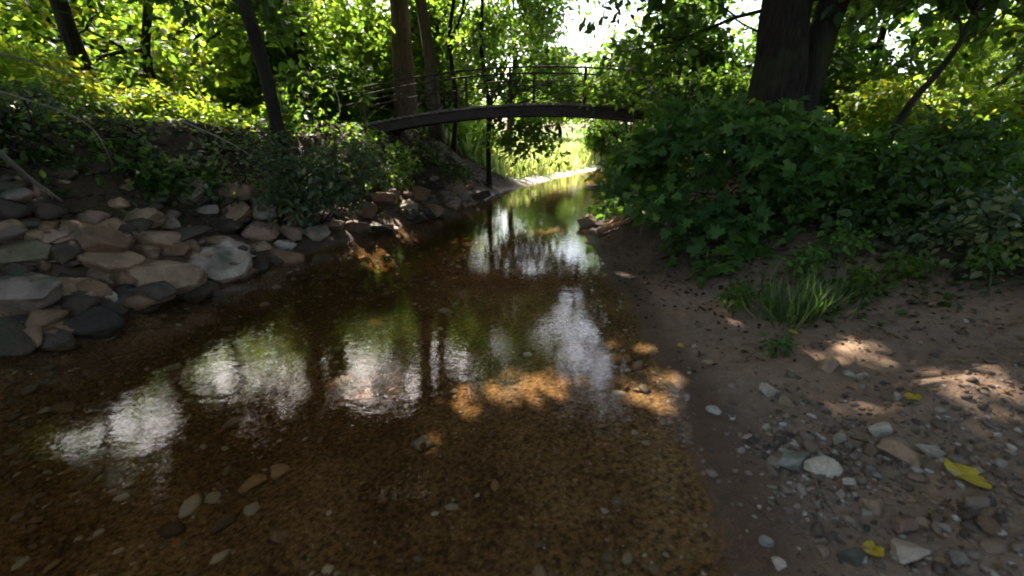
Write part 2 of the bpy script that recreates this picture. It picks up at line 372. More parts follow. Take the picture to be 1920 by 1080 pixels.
# water: one closed body of clear brown water, its surface at z = 0
def water_mat():
    m, t, out = mat('brown_creek_water')
    geo = N(t, 'ShaderNodeNewGeometry'); v = geo.outputs['Position']
    mp = N(t, 'ShaderNodeMapping'); mp.inputs['Scale'].default_value = (1.0, 1.5, 1.0); t.links.new(v, mp.inputs[0])
    n1 = noise(t, 6.5, 2, 0.5, mp.outputs[0]); n2 = noise(t, 30, 2, 0.6, mp.outputs[0])
    h = math_(t, 'ADD', math_(t, 'MULTIPLY', n1, 0.34), math_(t, 'MULTIPLY', n2, 0.11))
    nb = bump(t, h, 0.055, 0.08)
    dt = N(t, 'ShaderNodeVectorMath', operation='DOT_PRODUCT'); t.links.new(geo.outputs['Incoming'], dt.inputs[0]); t.links.new(nb, dt.inputs[1])
    fr = math_(t, 'POWER', math_(t, 'SUBTRACT', 1.0, math_(t, 'ABSOLUTE', dt.outputs['Value']), True), 5.0)
    fr = math_(t, 'ADD', math_(t, 'MULTIPLY', fr, 0.965), 0.035, True)
    gl = N(t, 'ShaderNodeBsdfGlossy'); gl.inputs['Roughness'].default_value = 0.012; t.links.new(nb, gl.inputs['Normal'])
    tr = N(t, 'ShaderNodeBsdfTransparent'); tr.inputs[0].default_value = (0.92, 0.87, 0.78, 1)
    ms = N(t, 'ShaderNodeMixShader'); t.links.new(fr, ms.inputs[0]); t.links.new(tr.outputs[0], ms.inputs[1]); t.links.new(gl.outputs[0], ms.inputs[2])
    t.links.new(ms.outputs[0], out.inputs['Surface'])
    ab = N(t, 'ShaderNodeVolumeAbsorption'); ab.inputs['Color'].default_value = (0.64, 0.45, 0.16, 1); ab.inputs['Density'].default_value = 1.0
    t.links.new(ab.outputs[0], out.inputs['Volume'])
    return m
wb = MB()
x0, x1, y0, y1, zb = -40, 60, -40, 34, -1.6
wb.add([(x0, y0, 0), (x1, y0, 0), (x1, y1, 0), (x0, y1, 0), (x0, y0, zb), (x1, y0, zb), (x1, y1, zb), (x0, y1, zb)],
       [np.array([(0, 1, 2, 3), (7, 6, 5, 4), (0, 4, 5, 1), (1, 5, 6, 2), (2, 6, 7, 3), (3, 7, 4, 0)])])
tag(wb.build('water', water_mat(), smooth=False), 'shallow clear brown creek water reflecting trees and sky', kind='structure')

# ------------------------------------------------------------------ gaps in the foliage (where sky and sun come through)
SKY_SEEN = [(1140, 50, 50), (1185, 20, 44), (1095, 125, 26), (1105, 75, 34), (1215, 80, 20), (890, 6, 20), (868, 22, 14), (720, 5, 26), (1402, 16, 40), (1398, 78, 18), (1680, 70, 24), (1880, 5, 24), (1735, 20, 22), (1790, 38, 14), (665, 2, 18)]
SKY_MIRROR = [(490, 640, 62), (525, 685, 58), (440, 715, 44), (325, 712, 30), (280, 790, 58), (210, 800, 34), (320, 875, 38), (250, 860, 40), (385, 905, 26), (540, 745, 36),
              (665, 588, 38), (866, 566, 20), (955, 592, 26), (700, 672, 50), (770, 725, 26), (955, 672, 36), (880, 684, 24), (1058, 598, 46), (1105, 625, 36), (1140, 672, 22),
              (876, 772, 18), (962, 775, 18), (1062, 768, 28), (300, 930, 34), (230, 905, 34), (160, 845, 34), (1068, 462, 36), (1100, 508, 32), (610, 770, 20), (480, 830, 20), (410, 930, 18), (1120, 690, 16)]
SUN_SPOTS = [(1240, 440, 20), (1225, 395, 16), (675, 725, 50), (725, 735, 40), (870, 735, 46), (985, 730, 58), (1082, 714, 30), (1205, 720, 62), (1110, 838, 34), (1318, 610, 50), (1590, 655, 40), (1800, 708, 70), (1905, 745, 44), (1172, 528, 40),
             (1195, 402, 46), (1105, 415, 30), (1150, 425, 30), (645, 392, 46), (730, 362, 28), (740, 432, 14), (970, 460, 26), (690, 612, 22), (540, 402, 16), (1560, 670, 30)]
def carve(P, r):
    """True where a leaf at P stays; r is a random value per leaf"""
    keep = np.ones(len(P), bool); wob = 1 + 0.75 * fbm(P, 2.2, 3, 3) + 0.3 * (r - 0.5)
    def cone(o, d, ang, m0):
        d = d / np.linalg.norm(d); q = P - o; t = q @ d
        dist = np.linalg.norm(q - t[:, None] * d, axis=1)
        return (t > m0) & (dist < ang * t * wob)
    for px, py, rad in SKY_SEEN:
        keep &= ~(cone(EYE, ray(px, py), rad / FPX * 0.85, 6.0) & (r > 0.14))
    for px, py, rad in SKY_MIRROR:
        d = ray(px, py) * np.array([1, 1, -1]); keep &= ~(cone(EYE * np.array([1, 1, -1]), d, rad / FPX * (0.86 if px < 600 else 0.66), 3.0) & (r > (.24 if px < 600 else .34)))
    for tgt, rad in SUN_TUBES:
        q = P - tgt; t = q @ SUN; dist = np.linalg.norm(q - t[:, None] * SUN, axis=1)
        keep &= ~((t > max(0.4, rad)) & (dist < rad * ((.5 + .5 * wob) if rad < .5 else (.8 + .2 * wob))) & (r > .05))
    return keep
SUN_TUBES = []
for px, py, rad in SUN_SPOTS:
    g = ground_at(px, py); SUN_TUBES.append((g, max(0.08, 1.5 * rad * pxsize(g))))
fl = np.random.default_rng(77)
for k_ in range(46):
    px, py = ((fl.uniform(1250, 1915), fl.uniform(560, 830)), (fl.uniform(20, 780), fl.uniform(380, 560)), (fl.uniform(550, 1230), fl.uniform(600, 860)))[k_ % 3]
    SUN_TUBES.append((ground_at(px, py), fl.uniform(.06, .16)))
for p, r_ in (((-5.6, 7.6, 1.9), 0.9), ((-6.8, 8.4, 2.0), 1.0), ((-4.6, 8.6, 1.9), 0.8), ((-8.3, 9.0, 2.0), 1.1), ((-3.6, 10.0, 1.8), .7), ((-9.5, 8.0, 3.2), 1.2), ((-7, 9.5, 3.6), 1.3), ((1.2, 16.5, .5), 1.6), ((2.8, 19, .5), 2.0), ((3.5, 22, .6), 2.2), ((0.6, 19.5, .6), 2.0), ((1.5, 24, .6), 2.4), ((5, 25, .6), 2.4), ((-.2, 15.2, .3), 1.0), ((3.2, 16.5, .05), 1.2)):
    SUN_TUBES.append((np.array(p), r_))

# ------------------------------------------------------------------ leaves
T_OVAL = (np.array([(0, 0, 0), (.27, .28, .05), (.24, .66, .04), (0, 1, -.06), (-.24, .66, .04), (-.27, .28, .05)]), [np.array([(0, 1, 2, 3), (0, 3, 4, 5)])])
T_MAPLE = (np.array([(0, 0, 0), (.30, -.10, .03), (.52, .22, .02), (.30, .33, .05), (.42, .66, 0), (.16, .60, .03), (0, 1.0, -.10), (-.16, .60, .03), (-.42, .66, 0), (-.30, .33, .05), (-.52, .22, .02), (-.30, -.10, .03), (0, .4, 0)]),
           [np.array([(12, 0, 1), (12, 1, 2), (12, 2, 3), (12, 3, 4), (12, 4, 5), (12, 5, 6), (12, 6, 7), (12, 7, 8), (12, 8, 9), (12, 9, 10), (12, 10, 11), (12, 11, 0)])])
T_BLADE = (np.array([(-.012, 0, 0), (.012, 0, 0), (.014, .45, .02), (-.014, .45, .02), (.008, .8, -.08), (-.008, .8, -.08), (0, 1, -.24)]), [np.array([(0, 1, 2, 3), (3, 2, 4, 5)]), np.array([(5, 4, 6)])])
def unit(a): return a / (np.linalg.norm(a, axis=-1, keepdims=True) + 1e-9)
def leaves_mesh(name, P, ax, nr, size, tone, tpl=T_OVAL, origin=(0, 0, 0)):
    TV, TF = tpl; n = len(P); k = len(TV)
    ax = unit(ax); nr = nr - ax * (nr * ax).sum(1)[:, None]; nr = unit(nr); sd = np.cross(ax, nr)
    V = (P - np.asarray(origin))[:, None, :] + size[:, None, None] * (TV[None, :, 0:1] * sd[:, None] + TV[None, :, 1:2] * ax[:, None] + TV[None, :, 2:3] * nr[:, None])
    off = (np.arange(n) * k)[:, None, None]
    F = [(f[None] + off).reshape(-1, f.shape[1]) for f in TF]
    return mesh_np(name, V.reshape(-1, 3), F, tone=np.repeat(tone, k))
def spray_points(cent, nrm, per, rad, g, flat=0.16, droop=0.35):
    """leaves laid out in flat drooping sprays round the centres"""
    n = len(cent); c = np.repeat(cent, per, 0); m = np.repeat(unit(nrm), per, 0)
    a = unit(np.cross(m, g.normal(size=m.shape))); b = np.cross(m, a)
    rr = np.repeat(rad * g.uniform(0.6, 1.25, n), per) * np.sqrt(g.uniform(0, 1, n * per)); th = g.uniform(0, 2 * np.pi, n * per)
    rad_dir = np.cos(th)[:, None] * a + np.sin(th)[:, None] * b
    P = c + rr[:, None] * rad_dir + m * (g.normal(0, flat, n * per) * rad)[:, None]
    P[:, 2] -= droop * rr * rr / max(rad, 1e-3) * 0.5
    ax = rad_dir + 0.7 * g.normal(size=P.shape) + np.array([0, 0, -0.25]); nr = m + 0.45 * g.normal(size=P.shape)
    return P, ax, nr
def ell_centres(ells, n, g, hollow=0.35):
    """n spray centres spread over ellipsoids ((centre),(radii)), thicker towards the outside and clumped"""
    vol = np.array([e[1][0] * e[1][1] * e[1][2] for e in ells]) ** 0.75; vol = vol / vol.sum(); out = []; nrm = []
    for (c, r), f in zip(ells, vol):
        k = max(2, int(n * f)); d = unit(g.normal(size=(k * 2, 3))); s = g.uniform(hollow ** 3, 1, k * 2) ** (1 / 3)
        p = np.array(c) + d * s[:, None] * np.array(r)
        cl = fbm(p, 0.9, 2, 11) + 0.25 * g.normal(size=len(p)); o = np.argsort(-cl)[:k]
        out.append(p[o]); nrm.append(d[o] * np.array([.55, .55, .3]) + np.array([0, 0, 1.0]))
    return np.vstack(out), np.vstack(nrm)
def crown(parent, ells, n_sprays, per, rad, size, m, g, tpl=T_OVAL, name='crown', carved=True, zmin=None, above=True, droop=0.35, tone_amp=0.35):
    cen, nr = ell_centres(ells, n_sprays, g)
    P, ax, nn = spray_points(cen, nr + 0.35 * g.normal(size=nr.shape), per, rad, g, droop=droop)
    r = g.uniform(0, 1, len(P)); keep = np.ones(len(P), bool)
    if carved:
        keep &= carve(P, r)
    if above:
        gz = height(P[:, 0], P[:, 1]); keep &= P[:, 2] > np.maximum(gz, 0) + 0.04
    keep &= np.linalg.norm(P - EYE, axis=1) > 1.6
    P, ax, nn, r = P[keep], ax[keep], nn[keep], r[keep]
    tone = np.clip(0.5 + tone_amp * fbm(P, 0.8, 2, 55) + 0.30 * g.normal(size=len(P)), 0, 1)
    sz = size * g.uniform(0.45, 1.4, len(P))
    loc = np.array(parent.location)
    me = leaves_mesh(name, P, ax, nn, sz, tone, tpl, loc)
    return link(name, me, m, parent), cen
def limb_path(a, b, g, bend=0.12, n=7):
    a, b = np.array(a, float), np.array(b, float); L = np.linalg.norm(b - a)
    mid1 = a + (b - a) * 0.35 + g.normal(0, bend * L * 0.5, 3) + np.array([0, 0, 0.06 * L]); mid2 = a + (b - a) * 0.7 + g.normal(0, bend * L * 0.5, 3) + np.array([0, 0, 0.04 * L])
    return bez([a, mid1, mid2, b], n)
def tree(name, label, stems, ells, n_sprays, per, rad, size, leafm, barkm=BARK, seed=0, group=None, n_limbs=10, limb_r=0.3, limb_lo=0.25, seg=12, cat='tree', tpl=T_OVAL, rough=0.1, carved=True):
    """stems: list of (points, r0, r1) - the first point of the first is the foot"""
    g = np.random.default_rng(seed + 100)
    foot = np.array(stems[0][0][0], float)
    root = empty(name, foot); tag(root, label, cat, group)
    for si, (pts, r0, r1) in enumerate(stems):
        mb = MB(); path = bez(pts, max(10, int(5 * len(pts)) if seg < 14 else 46)); q = np.linspace(0, 1, len(path))
        rr = r0 + (r1 - r0) * q ** 0.8; rr = rr * (1 + 0.55 * np.exp(-q * np.linalg.norm(np.diff(path, axis=0), axis=1).sum() / (r0 * 2.2)))
        path[0, 2] -= 0.25
        mb.tube(path, rr, seg, rough=rough, seed=seed + si)
        if ells and n_limbs:
            cen, _ = ell_centres(ells, n_limbs * 3, g, 0.5); cen = cen[g.permutation(len(cen))[:n_limbs]]
            for c in cen:
                zf = np.clip((c[2] - path[0, 2]) / (path[-1, 2] - path[0, 2] + 1e-6) - g.uniform(0.08, 0.3), limb_lo, 0.97)
                k = int(zf * (len(path) - 1)); a = path[k]; lr = min(rr[k] * 0.55, limb_r * rr[0])
                lp = limb_path(a, c, g); mb.tube(lp, np.linspace(lr, 0.008, len(lp)), 6)
                for _ in range(2):
                    kk = g.integers(2, 5); e = lp[kk] + g.normal(0, 0.5, 3) * np.linalg.norm(c - a) * 0.3
                    sp = limb_path(lp[kk], e, g, n=5); mb.tube(sp, np.linspace(lr * 0.45, 0.005, 5), 5)
        mb.build('trunk', barkm, root, foot)
    if ells: crown(root, ells, n_sprays, per, rad, size, leafm, g, tpl=tpl, carved=carved)
    return root

# ------------------------------------------------------------------ footbridge
def bridge():
    BY, HW = 10.0, 1.0                     # near side, width
    def arch(x): return 2.03 - 0.0262 * (x - 0.75) ** 2          # underside line of beams + half depth
    XL, XR = -3.3, 4.9
    foot = np.array([XL, BY, H(XL, BY + .6)])
    root = empty('footbridge', foot); tag(root, 'arched rusty footbridge with thin post and rail sides spanning the creek', 'footbridge')
    xs = np.linspace(XL, XR, 41)
    def prism(mb, pts, wy, hz):               # box section along pts
        pts = np.asarray(pts, float); n = len(pts); V = []
        for p in pts:
            V += [p + (0, -wy / 2, -hz / 2), p + (0, wy / 2, -hz / 2), p + (0, wy / 2, hz / 2), p + (0, -wy / 2, hz / 2)]
        F = []
        for k in range(n - 1):
            a, b = 4 * k, 4 * k + 4
            F += [(a + i, a + (i + 1) % 4, b + (i + 1) % 4, b + i) for i in range(4)]
        F += [(3, 2, 1, 0), (4 * n - 4, 4 * n - 3, 4 * n - 2, 4 * n - 1)]
        mb.add(V, [np.array(F)])
    def box(mb, c, s):
        c = np.array(c); s = np.array(s) / 2
        V = [c + s * np.array(q) for q in ((-1, -1, -1), (1, -1, -1), (1, 1, -1), (-1, 1, -1), (-1, -1, 1), (1, -1, 1), (1, 1, 1), (-1, 1, 1))]
        mb.add(V, [np.array([(3, 2, 1, 0), (4, 5, 6, 7), (0, 1, 5, 4), (1, 2, 6, 5), (2, 3, 7, 6), (3, 0, 4, 7)])])
    for yy in (BY, BY + HW):
        mb = MB(); L = [(x, yy, arch(x)) for x in xs]
        prism(mb, L, 0.04, 0.17)
        prism(mb, [(x, yy, z + 0.093) for x, _, z in L], 0.13, 0.018); prism(mb, [(x, yy, z - 0.093) for x, _, z in L], 0.13, 0.018)
        mb.build('beam', STEEL, root, foot, smooth=False)
    mb = MB(); x = XL
    while x < XR:
        jit = rng.normal(0, 0.02); box(mb, (x + .06, BY + HW / 2, arch(x) + 0.126 + rng.normal(0, .003)), (0.125, HW + 0.16 + jit, 0.045)); x += 0.135
    mb.build('deck', PLANK, root, foot, smooth=False)
    for k in range(4):
        mb = MB(); xx = XL + 1.2 + 1.8 * k; box(mb, (xx, BY + HW / 2, arch(xx) - 0.005), (0.07, HW - 0.05, 0.12)); mb.build('cross_beam', STEEL, root, foot, smooth=False)
    mb = MB(); box(mb, (0.0, BY - .075, arch(0) - 0.12), (0.09, 0.02, 0.36)); box(mb, (0.05, BY - .08, arch(0) + 0.02), (0.5, 0.016, 0.05)); mb.build('hanger_bracket', STEEL, root, foot, smooth=False)
    def rail_z(x, f): return arch(x) + 0.16 + f - 0.012 * 0
    for yy, sh in ((BY - 0.02, 0.0), (BY + HW + 0.02, 0.55)):
        posts = [v for v in np.arange(-3.2 + sh, XR + 0.01, 1.58)]
        for v in posts:
            mb = MB(); b = arch(v); box(mb, (v, yy, b + 0.42), (0.06, 0.05, 0.84)); mb.build('post', RAILM, root, foot, smooth=False)
        for f, rr in ((0.68, 0.020), (0.42, 0.012)):
            mb = MB(); mb.tube([(x, yy - 0.045, rail_z(x, f)) for x in np.linspace(XL - 0.3, XR, 40)], rr, 8); mb.build('top_rail' if f > .6 else 'middle_rail', RAILM, root, foot)
        for a, b in zip(posts[:-1], posts[1:]):
            mb = MB(); m_ = (a + b) / 2
            for s_, e_ in (((a, 0.06), (m_, 0.40)), ((m_, 0.40), (b, 0.06)), ((a, 0.40), (m_, 0.06)), ((m_, 0.06), (b, 0.40))):
                mb.tube([(s_[0], yy + .03, rail_z(s_[0], s_[1])), (e_[0], yy + .03, rail_z(e_[0], e_[1]))], 0.010, 6)
            mb.build('lattice_brace', RAILM, root, foot)
bridge()

# ------------------------------------------------------------------ trees
def up(px, pyb, pyt, Y, pxt=None, extra=0.0, top=9.0):
    """a trunk line from the foot pixel to the top pixel at depth Y, carried on to height top"""
    a = at(px, pyb, Y); b = at(pxt if pxt is not None else px, pyt, Y); d = (b - a) / (b[2] - a[2])
    a = a - d * (a[2] - H(a[0], a[1])); a[2] = H(a[0], a[1])
    hs = np.linspace(0, top - a[2], 6); g = np.random.default_rng(int(px))
    pts = [a + d * h + np.array([g.normal(0, .05), g.normal(0, .05), 0]) * (0 if i < 1 else 1) for i, h in enumerate(hs)]
    return pts
# left bank, nearest first
t2 = up(530, 300, 0, 6.7, 462, top=10)
tree('bank_tree', 'dark slim trunk on the left bank just above the tumbled rocks', [(t2, .10, .055)],
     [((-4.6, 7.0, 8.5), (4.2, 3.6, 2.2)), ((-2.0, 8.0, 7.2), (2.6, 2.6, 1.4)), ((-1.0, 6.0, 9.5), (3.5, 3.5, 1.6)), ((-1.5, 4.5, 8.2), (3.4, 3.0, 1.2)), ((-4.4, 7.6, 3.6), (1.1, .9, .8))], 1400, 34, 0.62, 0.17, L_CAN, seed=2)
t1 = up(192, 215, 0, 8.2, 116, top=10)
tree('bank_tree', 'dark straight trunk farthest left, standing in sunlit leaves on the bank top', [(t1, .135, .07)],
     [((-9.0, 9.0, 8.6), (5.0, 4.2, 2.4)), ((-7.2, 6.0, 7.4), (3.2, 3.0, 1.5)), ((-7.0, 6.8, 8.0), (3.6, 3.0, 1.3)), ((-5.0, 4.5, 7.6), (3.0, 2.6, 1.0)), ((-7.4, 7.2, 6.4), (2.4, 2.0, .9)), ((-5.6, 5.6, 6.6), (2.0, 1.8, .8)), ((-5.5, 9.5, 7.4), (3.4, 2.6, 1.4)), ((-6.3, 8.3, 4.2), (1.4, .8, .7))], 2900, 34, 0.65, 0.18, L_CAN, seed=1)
t3 = up(765, 245, 0, 13.0, 742, top=13)
tree('thick_tree', 'thick ivy-brown trunk behind the left end of the footbridge', [(t3, .30, .16)],
     [((-3.6, 12.2, 10.5), (5.0, 3.5, 2.2)), ((-4.2, 11.6, 6.6), (3.0, 2.0, 1.5)), ((1.0, 13.5, 11.5), (4.5, 3.0, 1.6))], 1300, 34, 0.65, 0.18, L_CAN, BARK2, seed=3)
t4 = up(826, 296, 0, 12.4, 788, top=12)
tree('straight_tree', 'straight brown trunk beside the thick one, crossing behind the bridge beam', [(t4, .17, .09)],
     [((-1.6, 11.0, 9.6), (4.2, 3.4, 1.8)), ((1.2, 10.5, 8.8), (3.6, 3.4, 1.4)), ((0.4, 11.0, 6.6), (2.4, 1.6, 1.1))], 1300, 34, 0.6, 0.17, L_CAN, BARK2, seed=4)
t5 = up(850, 300, 0, 12.8, 846, top=8)
fork = [t5[2] + 0 * t5[2], t5[2] + np.array([.35, .1, .7]), t5[2] + np.array([.55, .2, 2.0]), t5[2] + np.array([.9, .2, 4.0])]
tree('forked_tree', 'slender dark forked trunk just right of the straight brown trunk', [(t5, .075, .03), (fork, .045, .02)],
     [((-1.2, 13.0, 4.4), (1.1, .9, 1.3)), ((-0.4, 12.6, 6.6), (2.2, 1.8, 1.5))], 240, 30, 0.5, 0.15, L_MID, seed=5, n_limbs=7)
t6 = up(917, 336, 160, 12.2, 912, top=5.5)
tree('leaning_maple', 'thin trunk at the water with dark leafy boughs hanging below the bridge', [(t6, .075, .03)],
     [((0.25, 11.4, 1.55), (1.0, .7, .45)), ((0.5, 12.0, 3.2), (1.1, .9, .8)), ((-0.5, 12.3, 3.6), (.8, .8, 1.0)), ((0.7, 11.6, 1.25), (.55, .5, .25))], 150, 28, 0.42, 0.15, L_MID, seed=6, n_limbs=8)
mir = lambda px, py, z: tuple(EYE * np.array([1, 1, -1]) + ray(px, py) * np.array([1, 1, -1]) * (z + CAM_H) / -ray(px, py)[2])
t1b = [(-8.6, 5.2, H(-8.6, 5.2)), (-8.6, 5.3, 3.2), (-8.3, 5.4, 5.2), (-7.9, 5.6, 7.2)]  # added out of view, its crown blocks bright sky from the water's reflection
tree('bank_tree', 'unseen leafy tree added outside the far left of the view to cover reflected sky', [(t1b, .13, .05)],
     [(mir(30, 830, 6.6), (1.5, 1.4, .8)), (mir(60, 950, 6.6), (1.6, 1.5, .8)), (mir(0, 1010, 6.4), (1.6, 1.5, .8)), (mir(-40, 900, 6.2), (1.6, 1.5, .8)), (mir(120, 1020, 6.8), (1.4, 1.3, .7)), (mir(200, 1000, 7.0), (1.2, 1.2, .6)), (mir(-30, 760, 5.6), (1.4, 1.3, .9))], 900, 30, .6, .17, L_CAN, seed=12)
# big double trunk on the right bank
b7 = at(1452, 235, 6.8); b7[2] = H(b7[0], b7[1]); d7 = at(1503, -100, 6.9) - at(1452, 235, 6.8); d7 /= d7[2]
s1 = [b7 + d7 * h + np.array([-.02 * h, 0, 0]) for h in (0, .6, 1.4, 2.4, 3.6, 5.5, 8)]
s2 = [b7 + np.array([o_, .06, 0]) + d7 * h for h, o_ in ((0, .30), (.7, .36), (1.5, .46), (2.3, .60), (3.4, .86), (4.6, 1.2), (7.5, 2.0))]
tree('double_trunk_tree', 'huge dark double trunk rising behind the broad-leaved bush on the right bank', [(s1, .43, .22), (s2, .25, .14)],
     [((4.0, 7.6, 8.8), (5.0, 4.6, 2.4)), ((0.8, 8.6, 7.4), (3.0, 2.8, 1.4)), ((3.2, 4.0, 9.0), (4.6, 3.6, 2.0)), ((8.0, 6.0, 8.0), (4.0, 4.0, 2.2)), ((1.0, 5.5, 8.0), (3.4, 3.0, 1.2)), ((2.3, 8.6, 3.3), (1.0, .9, .7)), ((6.6, 6.2, 4.2), (2.0, 1.4, .7)), ((8.2, 6.0, 4.0), (1.6, 1.2, .6)), ((3.0, 8.2, 4.6), (1.4, 1.0, .9)), ((5.6, 7.6, 4.0), (1.6, .9, .8))], 2200, 34, 0.65, 0.18, L_CAN, seed=7, seg=28, rough=0.16, n_limbs=10, limb_r=.10, limb_lo=.55)
s9 = [at(1655, 262, 6.0), at(1700, 205, 6.0), at(1755, 140, 6.0), at(1805, 70, 6.0), at(1850, -40, 6.0), at(1880, -140, 6.0)]
s9[0][2] = H(s9[0][0], s9[0][1]); s9[0][0] -= .1
tree('leaning_sapling', 'thin sapling leaning to the right, right of the huge double trunk', [(s9, .05, .02)],
     [((6.0, 6.4, 3.6), (1.3, 1.0, .6)), ((7.2, 6.6, 3.2), (1.0, .9, .5))], 110, 28, 0.42, 0.15, L_MID, seed=9, n_limbs=6)
# trees across the left bank and behind the bridge, sunlit from beyond
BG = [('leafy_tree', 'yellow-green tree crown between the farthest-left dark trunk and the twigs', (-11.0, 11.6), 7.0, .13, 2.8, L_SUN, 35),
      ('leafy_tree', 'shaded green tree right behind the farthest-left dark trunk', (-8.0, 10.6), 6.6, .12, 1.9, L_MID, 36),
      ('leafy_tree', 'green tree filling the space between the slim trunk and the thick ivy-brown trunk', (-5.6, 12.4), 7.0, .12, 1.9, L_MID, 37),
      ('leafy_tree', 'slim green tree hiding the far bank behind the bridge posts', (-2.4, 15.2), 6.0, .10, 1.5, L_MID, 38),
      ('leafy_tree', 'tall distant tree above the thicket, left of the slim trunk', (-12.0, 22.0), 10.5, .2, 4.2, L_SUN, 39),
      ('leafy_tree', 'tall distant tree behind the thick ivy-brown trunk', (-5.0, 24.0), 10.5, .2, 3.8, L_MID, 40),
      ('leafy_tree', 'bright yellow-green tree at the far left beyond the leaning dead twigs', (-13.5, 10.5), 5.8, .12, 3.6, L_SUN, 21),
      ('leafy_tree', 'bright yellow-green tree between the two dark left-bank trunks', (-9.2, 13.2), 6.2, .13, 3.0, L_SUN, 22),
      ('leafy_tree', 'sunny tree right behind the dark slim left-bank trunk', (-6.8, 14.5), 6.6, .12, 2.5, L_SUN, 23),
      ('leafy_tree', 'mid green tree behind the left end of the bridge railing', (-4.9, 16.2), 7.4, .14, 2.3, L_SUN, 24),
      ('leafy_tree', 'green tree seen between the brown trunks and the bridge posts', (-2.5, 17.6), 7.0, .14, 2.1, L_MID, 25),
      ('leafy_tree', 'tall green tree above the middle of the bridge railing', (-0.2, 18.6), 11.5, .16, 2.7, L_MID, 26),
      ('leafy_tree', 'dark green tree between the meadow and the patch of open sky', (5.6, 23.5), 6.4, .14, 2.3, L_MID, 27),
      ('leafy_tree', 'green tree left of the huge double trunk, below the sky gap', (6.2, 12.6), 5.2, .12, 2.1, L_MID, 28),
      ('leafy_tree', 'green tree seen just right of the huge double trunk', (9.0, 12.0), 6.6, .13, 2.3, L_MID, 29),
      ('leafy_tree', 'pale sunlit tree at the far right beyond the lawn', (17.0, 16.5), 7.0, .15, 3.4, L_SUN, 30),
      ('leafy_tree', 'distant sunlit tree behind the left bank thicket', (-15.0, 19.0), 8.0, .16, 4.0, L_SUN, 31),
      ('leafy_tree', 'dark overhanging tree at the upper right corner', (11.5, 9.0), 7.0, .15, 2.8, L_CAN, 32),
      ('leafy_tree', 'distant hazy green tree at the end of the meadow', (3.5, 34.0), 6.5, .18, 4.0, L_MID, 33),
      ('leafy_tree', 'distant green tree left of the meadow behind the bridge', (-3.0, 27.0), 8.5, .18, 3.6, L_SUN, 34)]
for nm, lab, (x, y), h, r0, cr, lm, sd_ in BG:
    z = H(x, y); g = np.random.default_rng(sd_)
    pts = [(x + g.normal(0, .12) * i, y + g.normal(0, .12) * i, z + h * .92 * i / 5) for i in range(6)]
    E = [((x, y, z + h * .66), (cr, cr * .85, h * .34)), ((x + g.normal(0, .5), y - cr * .3, z + h * .33), (cr * .95, cr * .8, h * .26)), ((x + g.normal(0, cr * .5), y - .3 * cr, z + h * .16), (cr * .8, cr * .6, h * .13))]
    if sd_ in (26, 33): E = E[:1] + ([((x + .6, y - .6, z + 2.9), (2.1, 1.0, .85)), ((x - .4, y - .4, z + 2.6), (1.2, .8, .9))] if sd_ == 26 else []) + [((x - .8, y - .4, z + h * .45), (cr, cr * .8, h * .16))]
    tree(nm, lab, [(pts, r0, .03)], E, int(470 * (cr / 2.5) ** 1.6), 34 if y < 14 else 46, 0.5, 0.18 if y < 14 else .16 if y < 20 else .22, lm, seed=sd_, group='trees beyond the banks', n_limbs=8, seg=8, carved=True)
# unseen trees added behind the photographer, their crowns keep skylight off the banks
for nm, lab, (x, y), cr, sd_ in (('added_shade_tree', 'tall unseen tree added for shade on the left bank behind the viewpoint', (-7.5, 0.0), 5.2, 41), ('added_shade_tree', 'tall unseen tree added for shade on the right bank behind the viewpoint', (6.5, -1.5), 5.4, 42), ('added_shade_tree', 'tall unseen tree added for shade beside the creek downstream of the viewpoint', (2.5, -6.5), 5.0, 43)):
    z = H(x, y); pts = [(x, y, z + 8.5 * i / 5) for i in range(6)]
    tree(nm, lab, [(pts, .25, .1)], [((x, y, 8.4), (cr, cr, 2.2)), ((x, y, 3.6), (cr * .7, cr * .7, 2.2))], 800, 30, 0.7, 0.2, L_CAN, seed=sd_, group='unseen trees added for shade behind the viewpoint', n_limbs=8)

